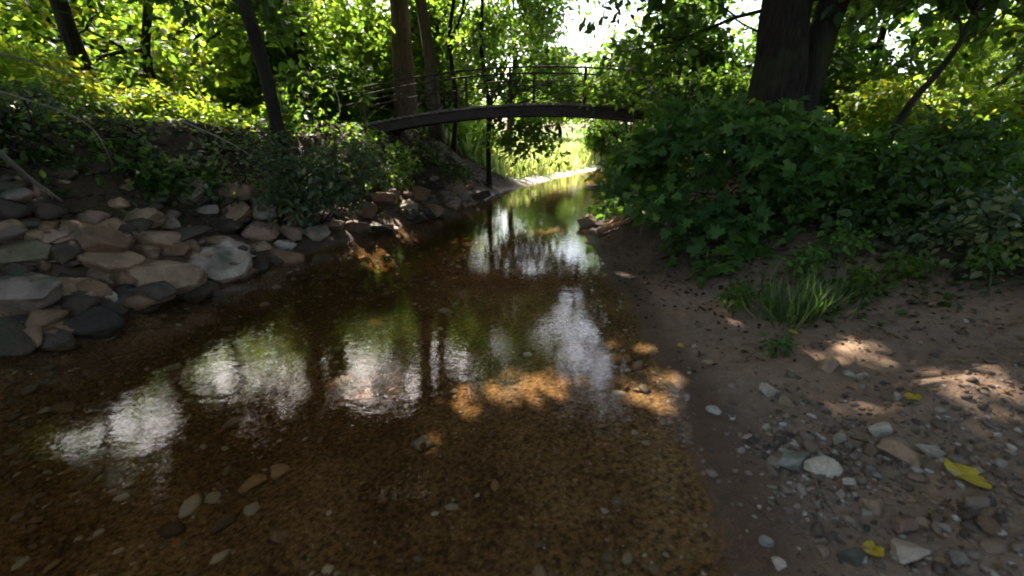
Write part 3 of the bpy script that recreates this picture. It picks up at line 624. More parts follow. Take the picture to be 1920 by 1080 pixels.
# ------------------------------------------------------------------ shrubs and plants
def shrub(name, label, foot, ells, n, per, rad, size, m, seed, tpl=T_OVAL, stems=7, cat='shrub', group=None, carved=True, droop=.35, sr=.014, stemm=None):
    g = np.random.default_rng(seed); foot = np.array(foot, float)
    root = empty(name, foot); tag(root, label, cat, group)
    _, cen = crown(root, ells, n, per, rad, size, m, g, tpl=tpl, name='foliage', carved=carved, droop=droop)
    mb = MB(); pick = cen[g.permutation(len(cen))[:stems]]
    for c in pick:
        f = foot + np.array([g.normal(0, .12), g.normal(0, .12), -0.05]); lp = limb_path(f, c, g, .15); mb.tube(lp, np.linspace(sr, .004, len(lp)), 6)
    mb.build('stems', stemm or BARK, root, foot)
    return root
g0 = ground_at(1390, 560)
def E(px, py, Y, rx, ry, rz): return (tuple(at(px, py, Y)), (rx, ry, rz))
shrub('broad_leaved_bush', 'large dark green bush with broad lobed leaves below the huge double trunk', (3.0, 5.6, H(3.0, 5.6)),
      [E(1330, 265, 5.6, .75, .6, .36), E(1240, 300, 5.9, .55, .5, .45), E(1450, 290, 5.2, .75, .6, .35), E(1300, 370, 5.2, .60, .4, .35), E(1420, 380, 4.9, .75, .4, .35), E(1225, 325, 5.9, .33, .4, .3), E(1165, 358, 6.6, .24, .3, .2), E(1160, 320, 7.0, .3, .3, .25), E(1150, 372, 7.4, .26, .3, .2), E(1175, 385, 7.0, .2, .25, .12), E(1540, 330, 5.0, .6, .6, .4), E(1300, 440, 4.9, .28, .25, .18), E(1370, 215, 6.0, .5, .5, .25), E(1390, 470, 4.4, .3, .25, .2), E(1250, 250, 6.2, .3, .3, .3), E(1620, 300, 5.0, .5, .5, .3), E(1480, 230, 5.8, .45, .3, .25), E(1360, 510, 4.1, .2, .2, .14)],
      320, 14, 0.27, 0.135, L_BUSH, 51, T_MAPLE, 30, carved=True, droop=.6)
shrub('overhanging_bush', 'dark leaves hanging over the water under the right end of the bridge', (3.1, 9.0, H(3.1, 9.0)),
      [E(1195, 305, 8.6, .5, .6, .45), E(1290, 240, 8.6, .6, .7, .5), E(1265, 190, 9.3, .7, .35, .35), E(1130, 163, 9.5, .75, .25, .22), E(1330, 165, 9.2, .7, .4, .5)], 260, 22, 0.34, 0.125, L_MID, 52, stems=14)
shrub('overhanging_bush', 'loose leafy boughs against the sky behind the right half of the railing', (3.6, 12.6, H(3.6, 12.6)),
      [E(1120, 165, 12.4, .9, .5, .45), E(1200, 185, 12.2, 1.0, .6, .5), E(1235, 110, 12.4, 1.2, .7, .8), E(1330, 70, 11.8, 1.2, .7, 1.1), E(1150, 95, 12.6, .9, .4, .4), E(1080, 190, 12.6, .8, .5, .5), E(1300, 170, 11.8, 1.0, .7, .7), E(1230, 20, 12.2, 1.2, .7, .5), E(1110, 20, 12.6, .8, .5, .35)], 420, 22, .42, .15, L_MID, 67, stems=16, sr=.03)
shrub('dark_thicket', 'dark shadowy thicket right of the broad-leaved bush', (4.7, 4.6, H(4.7, 4.6)),
      [E(1700, 330, 4.8, .9, .6, .35), E(1830, 300, 5.0, 1.0, .8, .45), E(1640, 400, 4.5, .5, .4, .3), E(1780, 400, 4.3, .7, .5, .22)], 230, 22, 0.34, 0.11, L_CAN, 53, stems=14)
shrub('low_brush', 'low dim brush along the right edge behind the bare dirt', (4.4, 3.4, H(4.4, 3.4)),
      [E(1880, 400, 3.7, .6, .5, .2), E(1720, 455, 3.9, .6, .35, .14), E(1900, 460, 3.3, .5, .4, .12)], 90, 20, 0.26, 0.075, L_GREY, 54, stems=10)
shrub('lawn_bush', 'sunlit green bush beyond the leaning sapling', (7.6, 9.4, H(7.6, 9.4)), [E(1640, 205, 9.0, .9, .7, .5), E(1800, 235, 8.6, 1.3, .8, .35), E(1900, 215, 9.0, 1.2, .8, .4)], 200, 24, .38, .12, L_SUN, 55, stems=9)
shrub('bank_bush', 'dusty green bush hanging over the rocks below the dark slim trunk', (-3.0, 6.6, H(-3.0, 6.6)),
      [E(560, 335, 6.2, .55, .4, .26), E(640, 300, 7.0, .6, .5, .32), E(530, 375, 5.8, .32, .25, .14), E(610, 360, 6.4, .45, .3, .16)], 170, 24, .28, .085, L_GREY, 56, stems=10)
shrub('bank_bush', 'green bush on the bank under the left end of the footbridge', (-2.6, 8.6, H(-2.6, 8.6)),
      [E(660, 265, 8.6, .6, .5, .3), E(730, 295, 8.8, .45, .4, .25), E(610, 255, 8.4, .7, .5, .35), E(720, 335, 8.2, .35, .3, .2)], 170, 24, .3, .095, L_MID, 57, stems=10)
shrub('bank_bush', 'leafy bush right of the dark slim trunk, left of the bridge', (-3.9, 8.8, H(-3.9, 8.8)),
      [E(600, 190, 8.8, .7, .6, .6), E(560, 230, 8.2, .6, .5, .4), E(640, 170, 11.6, .7, .5, .8)], 220, 26, .34, .11, L_MID, 58, stems=9)
shrub('bank_bush', 'shaded fern-green bush at the far left edge above the boulders', (-5.2, 4.9, H(-5.2, 4.9)),
      [E(60, 270, 5.2, .8, .5, .25), E(130, 300, 5.2, .5, .4, .2), E(20, 200, 5.6, .7, .5, .3)], 120, 24, .28, .085, L_GREY, 59, stems=9)
shrub('bank_bush', 'sunny ivy-like bush behind the leaning twigs on the bank top', (-7.4, 7.3, H(-7.4, 7.3)),
      [E(70, 175, 7.4, 1.2, .7, .35), E(160, 225, 7.2, .8, .5, .2), E(20, 130, 7.8, 1.0, .7, .35)], 190, 24, .34, .11, L_SUN, 60, stems=9)
shrub('bank_bush', 'golden green bush along the bank edge between the two dark trunks', (-5.4, 7.6, H(-5.4, 7.6)),
      [E(300, 195, 7.8, 1.0, .5, .22), E(400, 215, 7.6, .8, .5, .25), E(450, 240, 7.2, .5, .4, .2), E(240, 205, 7.6, .7, .5, .2)], 190, 24, .32, .10, L_SUN, 61, stems=9)
shrub('bank_bush', 'reddish-brown and green scrub left of the dark slim trunk foot', (-4.3, 6.4, H(-4.3, 6.4)),
      [E(470, 265, 6.3, .4, .3, .2), E(430, 300, 6.0, .45, .3, .18), E(500, 300, 6.2, .3, .3, .18)], 90, 22, .24, .075, L_GREY, 62, stems=8)
shrub('bank_bush', 'sunlit slender bush behind the forked trunk at the water bend', (-0.9, 14.6, H(-0.9, 14.6)),
      [E(880, 270, 14.4, .9, .6, .6), E(860, 300, 14.0, .5, .4, .4), E(800, 250, 14.8, .8, .6, .7)], 150, 24, .36, .12, L_SUN, 63, stems=9)

shrub('bank_bush', 'dim green brush on the dark slope above the pinkish tan slab', (-4.9, 6.0, H(-4.9, 6.0)),
      [E(250, 300, 5.8, .6, .35, .18), E(330, 320, 5.7, .5, .3, .14), E(190, 330, 5.3, .5, .3, .14)], 120, 22, .26, .075, L_GREY, 64, stems=10)
shrub('bank_bush', 'dim ferny plants in the shade over the brown earthy boulder', (-4.6, 5.0, H(-4.6, 5.0)),
      [E(60, 380, 4.7, .5, .3, .14), E(160, 375, 4.9, .4, .25, .12), E(20, 330, 4.8, .5, .3, .2)], 90, 22, .24, .07, L_GREY, 65, stems=8)
shrub('bank_bush', 'dim leafy sprays between the dark slope and the golden bush', (-4.7, 6.7, H(-4.7, 6.7)),
      [E(370, 275, 6.5, .6, .35, .15), E(300, 255, 6.7, .6, .4, .15), E(420, 330, 6.0, .35, .25, .1)], 100, 22, .26, .075, L_MID, 66, stems=8)
shrub('bank_bush', 'loose leafy boughs drooping over the boulders at the far left edge', (-5.0, 4.6, H(-5.0, 4.6)),
      [E(40, 245, 4.9, .7, .4, .16), E(130, 270, 5.0, .6, .4, .14), E(70, 310, 4.7, .5, .35, .14), E(0, 340, 4.5, .4, .3, .16), E(200, 300, 5.2, .5, .3, .12)], 130, 24, .30, .085, L_MID, 68, stems=12, droop=.7)
shrub('bank_bush', 'drooping shaded boughs over the dark slope left of the dusty bush', (-4.4, 6.2, H(-4.4, 6.2)),
      [E(280, 275, 6.3, .7, .4, .16), E(370, 310, 6.0, .6, .35, .14), E(440, 335, 5.9, .4, .3, .12), E(300, 335, 5.6, .4, .3, .1), E(400, 260, 6.8, .6, .4, .16)], 130, 24, .30, .085, L_GREY, 69, stems=12, droop=.7)
shrub('bank_bush', 'scrubby dark bush at the bank foot beneath the thick ivy-brown trunk', (-2.0, 10.8, H(-2.0, 10.8)),
      [E(790, 290, 10.6, .6, .4, .25), E(850, 318, 10.8, .4, .3, .2), E(760, 330, 9.8, .45, .3, .2)], 100, 22, .26, .08, L_CAN, 70, stems=8)
for lab, P_, sd_ in (('dim fern clump on the dark earth below the farthest-left trunk', (210, 262, 7.0), 90), ('dim fern clump under the thin bending twig', (255, 335, 5.8), 91), ('dim fern clump left of the large dim grey block', (310, 362, 5.5), 92),
                     ('dim fern clump behind the square grey boulder', (40, 425, 4.4), 93), ('dim fern clump above the pinkish block', (425, 335, 6.0), 94), ('dim fern clump at the left edge under the thick dead branch', (30, 345, 4.8), 95)):
    p = at(*P_); shrub('fern_clump', lab, (p[0], p[1], H(p[0], p[1])), [((p[0], p[1], max(p[2], H(p[0], p[1]) + .12)), (.5, .35, .16))], 46, 24, .26, .075, L_GREY if sd_ % 2 else L_MID, sd_, stems=6, cat='fern', group='ferns on the shaded left bank')
def blades(name, label, foot, n, spread, ln, m, seed, cat='grass tuft', up_=1.1, part=None, group=None):
    g = np.random.default_rng(seed); foot = np.array(foot, float); P = foot + np.stack([g.normal(0, spread, n), g.normal(0, spread, n), np.zeros(n)], 1)
    P[:, 2] = height(P[:, 0], P[:, 1]) - .01
    out = unit((P - foot) * np.array([1, 1, 0]) + g.normal(0, .03, (n, 3))); ax = out * g.uniform(.15, 1.0, n)[:, None] * .7 + np.array([0, 0, up_]) + g.normal(0, .22, (n, 3))
    nr = out + g.normal(0, .25, (n, 3)) + np.array([0, 0, .3])
    me = leaves_mesh(name, P, ax, nr, ln * g.uniform(.5, 1.25, n), g.uniform(0, 1, n), T_BLADE, foot)
    o = link(name, me, m); o.location = foot; tag(o, label, cat, group); return o
blades('grass_tuft', 'tall arching green grass tuft in front of the broad-leaved bush', ground_at(1480, 600), 170, .09, .42, L_WEED, 71, up_=.85)
blades('grass_tuft', 'dim grass tuft right of the tall arching tuft', ground_at(1550, 575), 110, .12, .26, L_WEED, 72, up_=.8)
blades('root_tuft', 'reddish-brown dry root tuft at the waterline in the lower right', ground_at(1362, 1040), 200, .06, .06, L_RED, 73, 'root tuft', .35)
for i, (lab, px, py, hx, n_) in enumerate((('dim leafy weed below the broad-leaved bush, left of the grass tuft', 1390, 560, .16, 22), ('dim leafy weed right behind the arching grass tuft', 1500, 510, .2, 26), ('dim weed at the edge of the dirt right of the grass tuft', 1600, 540, .16, 20), ('tall dim weed between the bush and the thicket', 1570, 480, .22, 24), ('low dim weed on the dirt under the dark thicket', 1700, 510, .14, 20), ('low dim weed farthest right on the dirt', 1850, 500, .14, 20))):
    p = ground_at(px, py + 20); shrub('weed', lab, p, [((p[0], p[1], p[2] + hx), (.16, .14, hx * .7))], n_, 9, .11, .06, L_BUSH if i % 2 else L_MID, 110 + i, T_OVAL, 7, 'weed', 'weeds at the foot of the right bank bushes', sr=.005, stemm=STEM)
g = ground_at(1450, 668)
shrub('seedling', 'small bright green seedling at the foot of the arching grass tuft', g, [((g[0], g[1], g[2] + .10), (.09, .07, .05)), ((g[0] + .08, g[1] + .05, g[2] + .06), (.05, .05, .03))], 16, 4, .05, .055, L_BUSH, 74, T_OVAL, 6, 'seedling', carved=False, sr=.004, stemm=STEM)

# meadow grass and ground cover nobody could count
def scatter_blades(name, label, n, xr, yr, test, ln, m, seed, tpl=T_BLADE, flat=False, kindcat=None):
    g = np.random.default_rng(seed); P = np.stack([g.uniform(*xr, n), g.uniform(*yr, n)], 1)
    _, dl, dr, ins, _ = field(P[:, 0], P[:, 1]); k = (~ins) & test(P[:, 0], P[:, 1], dl, dr, g); P = P[k]
    z = height(P[:, 0], P[:, 1]); Q = np.stack([P[:, 0], P[:, 1], z + (0.012 if flat else -.01)], 1); n = len(Q)
    if flat: ax = g.normal(size=(n, 3)) * np.array([1, 1, .25]); nr = g.normal(0, .35, (n, 3)) + np.array([0, 0, 1.0])
    else: ax = g.normal(0, .28, (n, 3)) + np.array([0, 0, 1.0]); nr = g.normal(size=(n, 3)) + np.array([0, 0, .2])
    me = leaves_mesh(name, Q, ax, nr, ln * g.uniform(.5, 1.3, n), g.uniform(0, 1, n), tpl)
    return tag(link(name, me, m), label, kind='stuff')
T_WIDE = (T_BLADE[0] * np.array([3.6, 1, 1]), T_BLADE[1])
scatter_blades('meadow_grass', 'tall bright sunlit meadow grass beyond the creek bend', 80000, (-4, 14), (13.5, 38), lambda x, y, dl, dr, g: (dl <= dr) & (dl > 1.0 + .5 * g.uniform(-1, 1, len(x))), .62, L_GRASS, 81, T_WIDE)
scatter_blades('lawn_grass', 'sunlit green lawn grass beyond the right bank thicket', 30000, (4, 24), (8, 24), lambda x, y, dl, dr, g: (dr < dl) & (dr > 4.0), .26, L_GRASS, 82, T_WIDE)
scatter_blades('ground_cover', 'sunlit low leaf cover along the top of the left bank', 26000, (-16, -1.5), (4.5, 17), lambda x, y, dl, dr, g: (dl <= dr) & (dl > 2.2 + .5 * g.uniform(-1, 1, len(x))), .15, L_SUN, 83, T_OVAL, True)
scatter_blades('leaf_litter', 'brown fallen leaves strewn over the rocky left bank', 9000, (-7, 0), (2.0, 13), lambda x, y, dl, dr, g: (dl <= dr) & (dl > .12) & (g.uniform(0, 1, len(x)) < .25 + .9 * np.exp(-((x + 2.0) ** 2 + (y - 7.0) ** 2) / 1.6)), .07, L_DRY, 84, T_OVAL, True)
scatter_blades('leaf_litter', 'brown leaf crumbs over the muddy right bank', 9000, (.6, 6), (.7, 9), lambda x, y, dl, dr, g: (dr < dl) & (g.uniform(0, 1, len(x)) < np.clip(.45 * np.exp(-dr / .12) + (dr - .4) / 1.6, 0, 1)), .035, L_DRY, 85, T_OVAL, True)
scatter_blades('undergrowth', 'sparse dim undergrowth leaves on the shaded right bank', 9000, (1.8, 9), (2.8, 9), lambda x, y, dl, dr, g: (dr < dl) & (dr > 1.6 + .8 * g.uniform(-1, 1, len(x))) & (y > 2.9 - .0 * x + .4 * g.uniform(-1, 1, len(x))), .085, L_CAN, 86, T_OVAL, True)

scatter_blades('undergrowth', 'sparse dim leaves and sprouts over the dark left bank slope', 15000, (-9, 0), (2.5, 14), lambda x, y, dl, dr, g: (dl <= dr) & (dl > .75 + .6 * g.uniform(-1, 1, len(x))) & (dl < 3.2) & (fbm(np.stack([x, y, x * 0], 1), 1.1, 2, 64) + .4 * g.normal(size=len(x)) > 0), .10, L_MID, 87, T_OVAL, True)
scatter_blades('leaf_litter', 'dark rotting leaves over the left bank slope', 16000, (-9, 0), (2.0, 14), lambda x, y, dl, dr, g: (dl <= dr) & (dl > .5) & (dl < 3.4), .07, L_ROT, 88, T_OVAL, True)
gb = np.random.default_rng(61); bp = np.stack([gb.uniform(-4.5, 2, 420), gb.uniform(.8, 9, 420)], 1); _, bl, br, bi, _ = field(bp[:, 0], bp[:, 1]); bp = bp[bi & (np.minimum(bl, br) > .05)]
bp = np.column_stack([bp, height(bp[:, 0], bp[:, 1]) + .015])
tag(link('sunken_leaves', leaves_mesh('sunken_leaves', bp, gb.normal(size=bp.shape) * np.array([1, 1, .15]), gb.normal(0, .2, bp.shape) + np.array([0, 0, 1.0]), .065 * gb.uniform(.5, 1.3, len(bp)), gb.uniform(0, 1, len(bp))), L_DRY), 'brown leaves sunk on the creek bed', kind='stuff')
scatter_blades('leaf_litter', 'dark leaves and bark crumbs on the shaded shore below the bush', 4000, (1.2, 4.5), (2.6, 9.5), lambda x, y, dl, dr, g: (dr < dl) & (dr > .06) & (fbm(np.stack([x, y, x * 0], 1), 2.1, 2, 91) + .5 * g.normal(size=len(x)) > .1), .05, L_ROT, 89, T_OVAL, True)
# ------------------------------------------------------------------ rocks
def ico(sub):
    t = (1 + 5 ** .5) / 2
    V = [(-1, t, 0), (1, t, 0), (-1, -t, 0), (1, -t, 0), (0, -1, t), (0, 1, t), (0, -1, -t), (0, 1, -t), (t, 0, -1), (t, 0, 1), (-t, 0, -1), (-t, 0, 1)]
    F = [(0, 11, 5), (0, 5, 1), (0, 1, 7), (0, 7, 10), (0, 10, 11), (1, 5, 9), (5, 11, 4), (11, 10, 2), (10, 7, 6), (7, 1, 8), (3, 9, 4), (3, 4, 2), (3, 2, 6), (3, 6, 8), (3, 8, 9), (4, 9, 5), (2, 4, 11), (6, 2, 10), (8, 6, 7), (9, 8, 1)]
    V = [np.array(v) / np.linalg.norm(v) for v in V]
    for _ in range(sub):
        c = {}; F2 = []
        def m(a, b):
            k = (min(a, b), max(a, b))
            if k not in c:
                v = V[a] + V[b]; V.append(v / np.linalg.norm(v)); c[k] = len(V) - 1
            return c[k]
        for a, b, d in F:
            x, y, z = m(a, b), m(b, d), m(d, a); F2 += [(a, x, z), (b, y, x), (d, z, y), (x, y, z)]
        F = F2
    return np.array(V), np.array(F)
ICO = {k: ico(k) for k in (1, 2, 4)}
def rock_shape(seed, sub=4, angular=1.0):
    g = np.random.default_rng(seed); V, F = ICO[sub]; V = V.copy()
    for _ in range(int(10 * angular)):
        n = unit(g.normal(size=3)); d = g.uniform(.36, .74); e = V @ n - d; V = V - np.maximum(e, 0)[:, None] * n * .97
    V = V * (1 + .05 * fbm(V + seed, 2.6, 3, seed) * 1.5)[:, None] + .012 * fbm(V + seed, 9.0, 2, seed + 1)[:, None] * V
    V = V / np.abs(V).max(0)
    return V, F
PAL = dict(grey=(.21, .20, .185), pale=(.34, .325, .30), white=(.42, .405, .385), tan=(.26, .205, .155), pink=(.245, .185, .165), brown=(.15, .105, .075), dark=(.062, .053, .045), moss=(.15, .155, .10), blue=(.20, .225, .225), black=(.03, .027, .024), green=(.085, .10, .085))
CAUGHT = []
def rock(label, px, py, wp, hp, tone, seed, rot=None, group=None, name='rock', angular=1.0, depth=None, sink=.3, cat='rock', tilt=None, under=False, sub=4):
    g = np.random.default_rng(seed * 13 + 5)
    wp, hp, sink = (wp * 1.2, hp * 1.08, .36) if group == 'boulders tumbled down the left bank' else (wp, hp, sink); c = ground_at(px, py + hp * .35)
    s = pxsize(c); w_, h_ = wp * s * .5, hp * s * .5 * 1.0
    dp = (depth * s * .5) if depth else w_ * g.uniform(.65, .95)
    V, F = rock_shape(seed, sub, angular); V = V * np.array([w_ * 1.05, dp, h_ * 1.15])
    a = g.uniform(-.45, .45) if rot is None else rot; b = g.uniform(-.18, .18) if tilt is None else tilt
    ca, sa, cb, sb = math.cos(a), math.sin(a), math.cos(b), math.sin(b)
    V = V @ np.array([(cb, 0, -sb), (0, 1, 0), (sb, 0, cb)]); V = V @ np.array([(ca, sa, 0), (-sa, ca, 0), (0, 0, 1)])
    o = link(name, mesh_np(name, V, [F], smooth=True), STONE)
    o.location = (c[0], c[1] + dp * .25, c[2] + h_ * (1 - sink * 2))
    if px < 940 and sub >= 2:
        up_ = V[V[:, 2] > .45 * V[:, 2].max()]; m_ = 5 if sub == 4 else 1
        CAUGHT.append(up_[g.integers(0, len(up_), m_)] + np.array(o.location))
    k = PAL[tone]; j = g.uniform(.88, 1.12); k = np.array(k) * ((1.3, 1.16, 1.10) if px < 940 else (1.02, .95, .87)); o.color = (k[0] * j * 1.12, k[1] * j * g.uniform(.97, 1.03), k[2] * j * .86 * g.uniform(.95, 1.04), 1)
    tag(o, label, cat, group); return o
LG = 'boulders tumbled down the left bank'
LROCKS = [
 ('mossy grey-green boulder at the left edge, above the square grey one', 18, 475, 120, 62, 'moss'),
 ('square grey boulder at the left edge, nearest the bottom', 30, 545, 130, 74, 'grey'),
 ('brown earthy boulder under the end of the thick dead branch', 150, 440, 130, 82, 'brown'),
 ('small reddish stone left of the brown earthy boulder', 90, 440, 50, 30, 'pink'),
 ('broad tan slab sloping toward the water, widest in the bank', 262, 506, 170, 76, 'tan'),
 ('dusky tan slab just below the brown earthy boulder', 190, 480, 110, 50, 'tan'),
 ('pale grey boulder with rounded top, brightest on the bank', 385, 482, 120, 62, 'pale'),
 ('pale grey stone leaning on the right of the brightest boulder', 425, 458, 66, 44, 'pale'),
 ('pinkish tan slab resting behind the broad tan slab', 262, 415, 66, 40, 'tan'),
 ('grey wedge beside the pinkish tan slab', 310, 414, 52, 36, 'grey'),
 ('pinkish wedge with flat top below the dusty bush', 478, 430, 62, 30, 'pink'),
 ('pinkish grey stone right of the flat-topped wedge', 545, 436, 52, 28, 'pink'),
 ('small tan stone under the flat-topped pinkish wedge', 482, 462, 40, 19, 'tan'),
 ('pale stone leaning toward the water below the dusty bush', 532, 460, 36, 26, 'pale'),
 ('pale flat stone at the foot of the brightest boulder', 464, 481, 44, 15, 'pale'),
 ('large dim grey block highest among the rocks', 362, 358, 86, 62, 'grey'),
 ('pinkish block right of the large dim grey block', 436, 362, 66, 42, 'pink'),
 ('brown rock just below the pinkish block', 430, 394, 70, 34, 'tan'),
 ('grey rock half under the dusty bush', 492, 384, 58, 40, 'grey'),
 ('rounded grey rock at the waterline right of the leaning pale stone', 592, 436, 44, 30, 'grey'),
 ('pinkish stone above the square grey boulder', 132, 548, 78, 38, 'pink'),
 ('pale chip on the shore below the broad tan slab', 208, 556, 44, 24, 'pale'),
 ('long tan mossy stone at the water in the left corner', 90, 592, 110, 34, 'moss'),
 ('dark wet boulder at the waterline below the broad tan slab', 270, 556, 110, 46, 'dark'),
 ('dark wet stone below the brightest boulder', 345, 528, 90, 36, 'dark'),
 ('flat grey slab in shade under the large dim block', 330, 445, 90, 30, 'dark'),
 ('low brown stone between tan slab and brightest boulder', 330, 470, 60, 30, 'brown'),
 ('brown stone under the sunlit dry leaves', 625, 418, 56, 30, 'tan'),
 ('reddish rock catching the sun on top of the far rocks', 722, 366, 42, 30, 'pink'),
 ('tan rock below the sunlit dry leaves', 670, 425, 50, 26, 'brown'),
 ('small pale stone lit by the sun at the waterline', 741, 431, 18, 14, 'pale'),
 ('brown rock left of the reddish sunlit one', 678, 388, 44, 30, 'brown'),
 ('dim rock right of the reddish sunlit one', 765, 386, 48, 28, 'grey'),
 ('flat wet rock at the waterline beneath the bridge bush', 700, 420, 70, 24, 'dark'),
 ('round brown rock at the water left of the bend', 812, 394, 40, 24, 'brown'),
 ('pinkish rock at the water just past the round brown one', 850, 380, 36, 22, 'pink'),
 ('dark rock at the tip of the left bank', 898, 364, 36, 20, 'dark'),
 ('mid grey rock above the pinkish rock near the bend', 835, 362, 34, 22, 'grey'),
 ('brown rock up the slope below the bridge bush', 785, 362, 36, 24, 'brown'),
 ('grey rock near the bend, left of the bank tip', 872, 370, 28, 18, 'grey'),
 ('dark stone low in the left corner under the square boulder', 20, 612, 90, 36, 'dark'),
 ('dark stone between the long tan stone and the wet boulder', 180, 586, 80, 30, 'dark'),
]
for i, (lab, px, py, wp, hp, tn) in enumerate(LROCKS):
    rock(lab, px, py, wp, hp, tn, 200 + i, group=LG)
# smaller fill stones of the riprap that nothing tells apart
g = np.random.default_rng(5); cnt = 0
while cnt < 190:
    px, py = g.uniform(0, 930), g.uniform(330, 640)
    p = ground_at(px, py); _, dl, dr, ins, _ = field(p[:1], p[1:2])
    if ins[0] or dl[0] > 1.5 or p[1] > 14: continue
    s = pxsize(p); wm = g.uniform(.06, .2) * (1.3 - .4 * min(dl[0], 1.5))
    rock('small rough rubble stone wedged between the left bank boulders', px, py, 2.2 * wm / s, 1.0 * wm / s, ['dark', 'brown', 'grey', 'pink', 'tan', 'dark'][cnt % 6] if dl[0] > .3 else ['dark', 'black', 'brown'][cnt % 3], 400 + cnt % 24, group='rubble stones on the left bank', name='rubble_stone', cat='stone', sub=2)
    cnt += 1
cp = np.vstack(CAUGHT) + np.array([0, 0, .008]); gq = np.random.default_rng(4)
tag(link('leaf_litter', leaves_mesh('leaf_litter', cp, gq.normal(size=cp.shape) * np.array([1, 1, .2]), gq.normal(0, .3, cp.shape) + np.array([0, 0, 1.0]), .06 * gq.uniform(.5, 1.3, len(cp)), gq.uniform(0, 1, len(cp))), L_DRY), 'small dry leaves caught on top of the left bank rocks', kind='stuff')
RROCKS = [
 ('pale angular stone at the upper end of the gravel', 1441, 735, 34, 34, 'white', 1.2), ('tan round stone touching the pale angular one', 1473, 752, 32, 26, 'tan', .4),
 ('pale round-topped stone in the middle of the gravel', 1645, 806, 48, 36, 'white', .6), ('bluish grey flat stone left of the pale oval', 1486, 866, 64, 32, 'blue', .7),
 ('pale pinkish oval stone, smoothest in the gravel', 1543, 881, 66, 38, 'white', .2), ('small pale pebble right of the pale oval stone', 1596, 906, 30, 17, 'white', .5),
 ('tan wedge-shaped slab below the pale oval stone', 1640, 952, 56, 48, 'tan', 1.3), ('pinkish grey slab right of the tan wedge', 1688, 985, 52, 46, 'pink', 1.2), ('squat tan stone right of the pinkish slab', 1726, 983, 38, 26, 'tan', .8),
 ('pale flat stone at the bottom right of the gravel', 1692, 1040, 64, 38, 'white', .7), ('dark green-grey stone beside the lower yellow leaf', 1598, 1050, 44, 28, 'green', .6),
 ('small blue-grey pebble near the reddish root tuft', 1435, 1021, 24, 20, 'blue', .4), ('small pale pebble at the bottom edge', 1462, 1064, 28, 17, 'pale', .6),
 ('long grey slab left of the large yellow leaf', 1698, 856, 76, 40, 'tan', 1.3), ('pale slab right of the long grey slab', 1742, 846, 46, 22, 'pale', 1.0), ('grey pebble above the bluish flat stone', 1576, 826, 32, 20, 'pale', .5),
 ('small pale pebble on the mud left of the gravel', 1436, 806, 20, 16, 'pale', .4), ('tan sunlit rock with a shadowed face', 1556, 686, 44, 26, 'tan', 1.0), ('pale sunlit stone right of the tan sunlit rock', 1615, 709, 24, 16, 'white', .8),
 ('small white stone in the gravel by the yellow leaf', 1764, 872, 26, 14, 'white', .8), ('brown flat stone below the pale round-topped one', 1640, 845, 40, 22, 'brown', .7), ('grey pebble between oval and tan wedge', 1575, 935, 24, 16, 'grey', .5),
 ('pinkish pebble at the left of the gravel fan', 1400, 818, 22, 15, 'pink', .5), ('grey stone lowest at the right, by the frame edge', 1800, 1050, 44, 26, 'grey', .8), ('dull brown stone near the right edge below the yellow leaf', 1850, 985, 50, 28, 'brown', .8),
 ('small tan stone at the edge of the sunlit dirt', 1480, 706, 22, 12, 'tan', .8), ('pale pebble on the shady dirt near the bush', 1302, 652, 14, 9, 'pale', .5), ('orange-brown pebble on the mud by the water', 1325, 680, 22, 13, 'tan', .5),
 ('grey pebble right of the squat tan stone', 1770, 990, 26, 16, 'grey', .5), ('reddish pebble below the bluish flat stone', 1520, 925, 20, 13, 'pink', .5)]
for i, (lab, px, py, wp, hp, tn, an) in enumerate(RROCKS):
    rock(lab, px, py, wp, hp, tn, 300 + i, group='stones on the right gravel bank', name='stone', cat='stone', angular=an + .3, sink=.25)
rock('dark grey stone lying under water in mid creek', 792, 832, 50, 28, 'grey', 350, name='stone', cat='stone', sink=.3)
rock('tan slab under water, right of the two left ones', 522, 886, 42, 22, 'tan', 351, name='stone', cat='stone', sink=.35)
rock('longer tan slab under water, lower left of the pair', 468, 912, 56, 24, 'tan', 352, name='stone', cat='stone', sink=.35)
rock('tan rounded rock at the tip of the driftwood', 1105, 414, 46, 32, 'tan', 353, name='rock', sink=.15)
rock('low dark rock in the far shallows right of the meadow bank', 1108, 352, 40, 12, 'dark', 354, name='rock', sink=.25)
# driftwood
def stick(name, label, pts, r0, r1, m, cat='branch', seg=8, n=14, twigs=0, seed=0, group=None):
    mb = MB(); path = bez(pts, n); mb.tube(path, np.linspace(r0, r1, n), seg, rough=.12, seed=seed); g = np.random.default_rng(seed)
    for _ in range(twigs):
        k = g.integers(3, n - 2); d = path[k + 1] - path[k]; e = path[k] + unit(d) * g.uniform(.1, .3) + g.normal(0, .09, 3); mb.tube(limb_path(path[k], e, g, n=5), np.linspace(r1 * .9, .002, 5), 5)
    o = mb.build(name, m, None, path[0]); o.location = path[0]; return tag(o, label, cat, group)
def gz(px, py, dz=0.0):
    p = ground_at(px, py); p[2] += dz; return p
stick('driftwood_log', 'reddish sunlit driftwood log lying at the water below the bush', [gz(1140, 428, .05), gz(1165, 420, .09), gz(1195, 408, .12), gz(1235, 392, .16)], .055, .035, DRIFT, 'driftwood', 10, 16, 4, 1)
stick('driftwood_log', 'shorter reddish broken log end resting beside the tan rock', [gz(1122, 440, .05), gz(1150, 434, .09), gz(1178, 424, .07)], .05, .04, DRIFT, 'driftwood', 10, 10, 2, 12)
stick('driftwood_stick', 'dark stick beside the reddish driftwood log', [gz(1150, 405, .05), gz(1180, 398, .12), gz(1225, 380, .22)], .03, .012, DRIFT, 'driftwood', 8, 12, 3, 2)
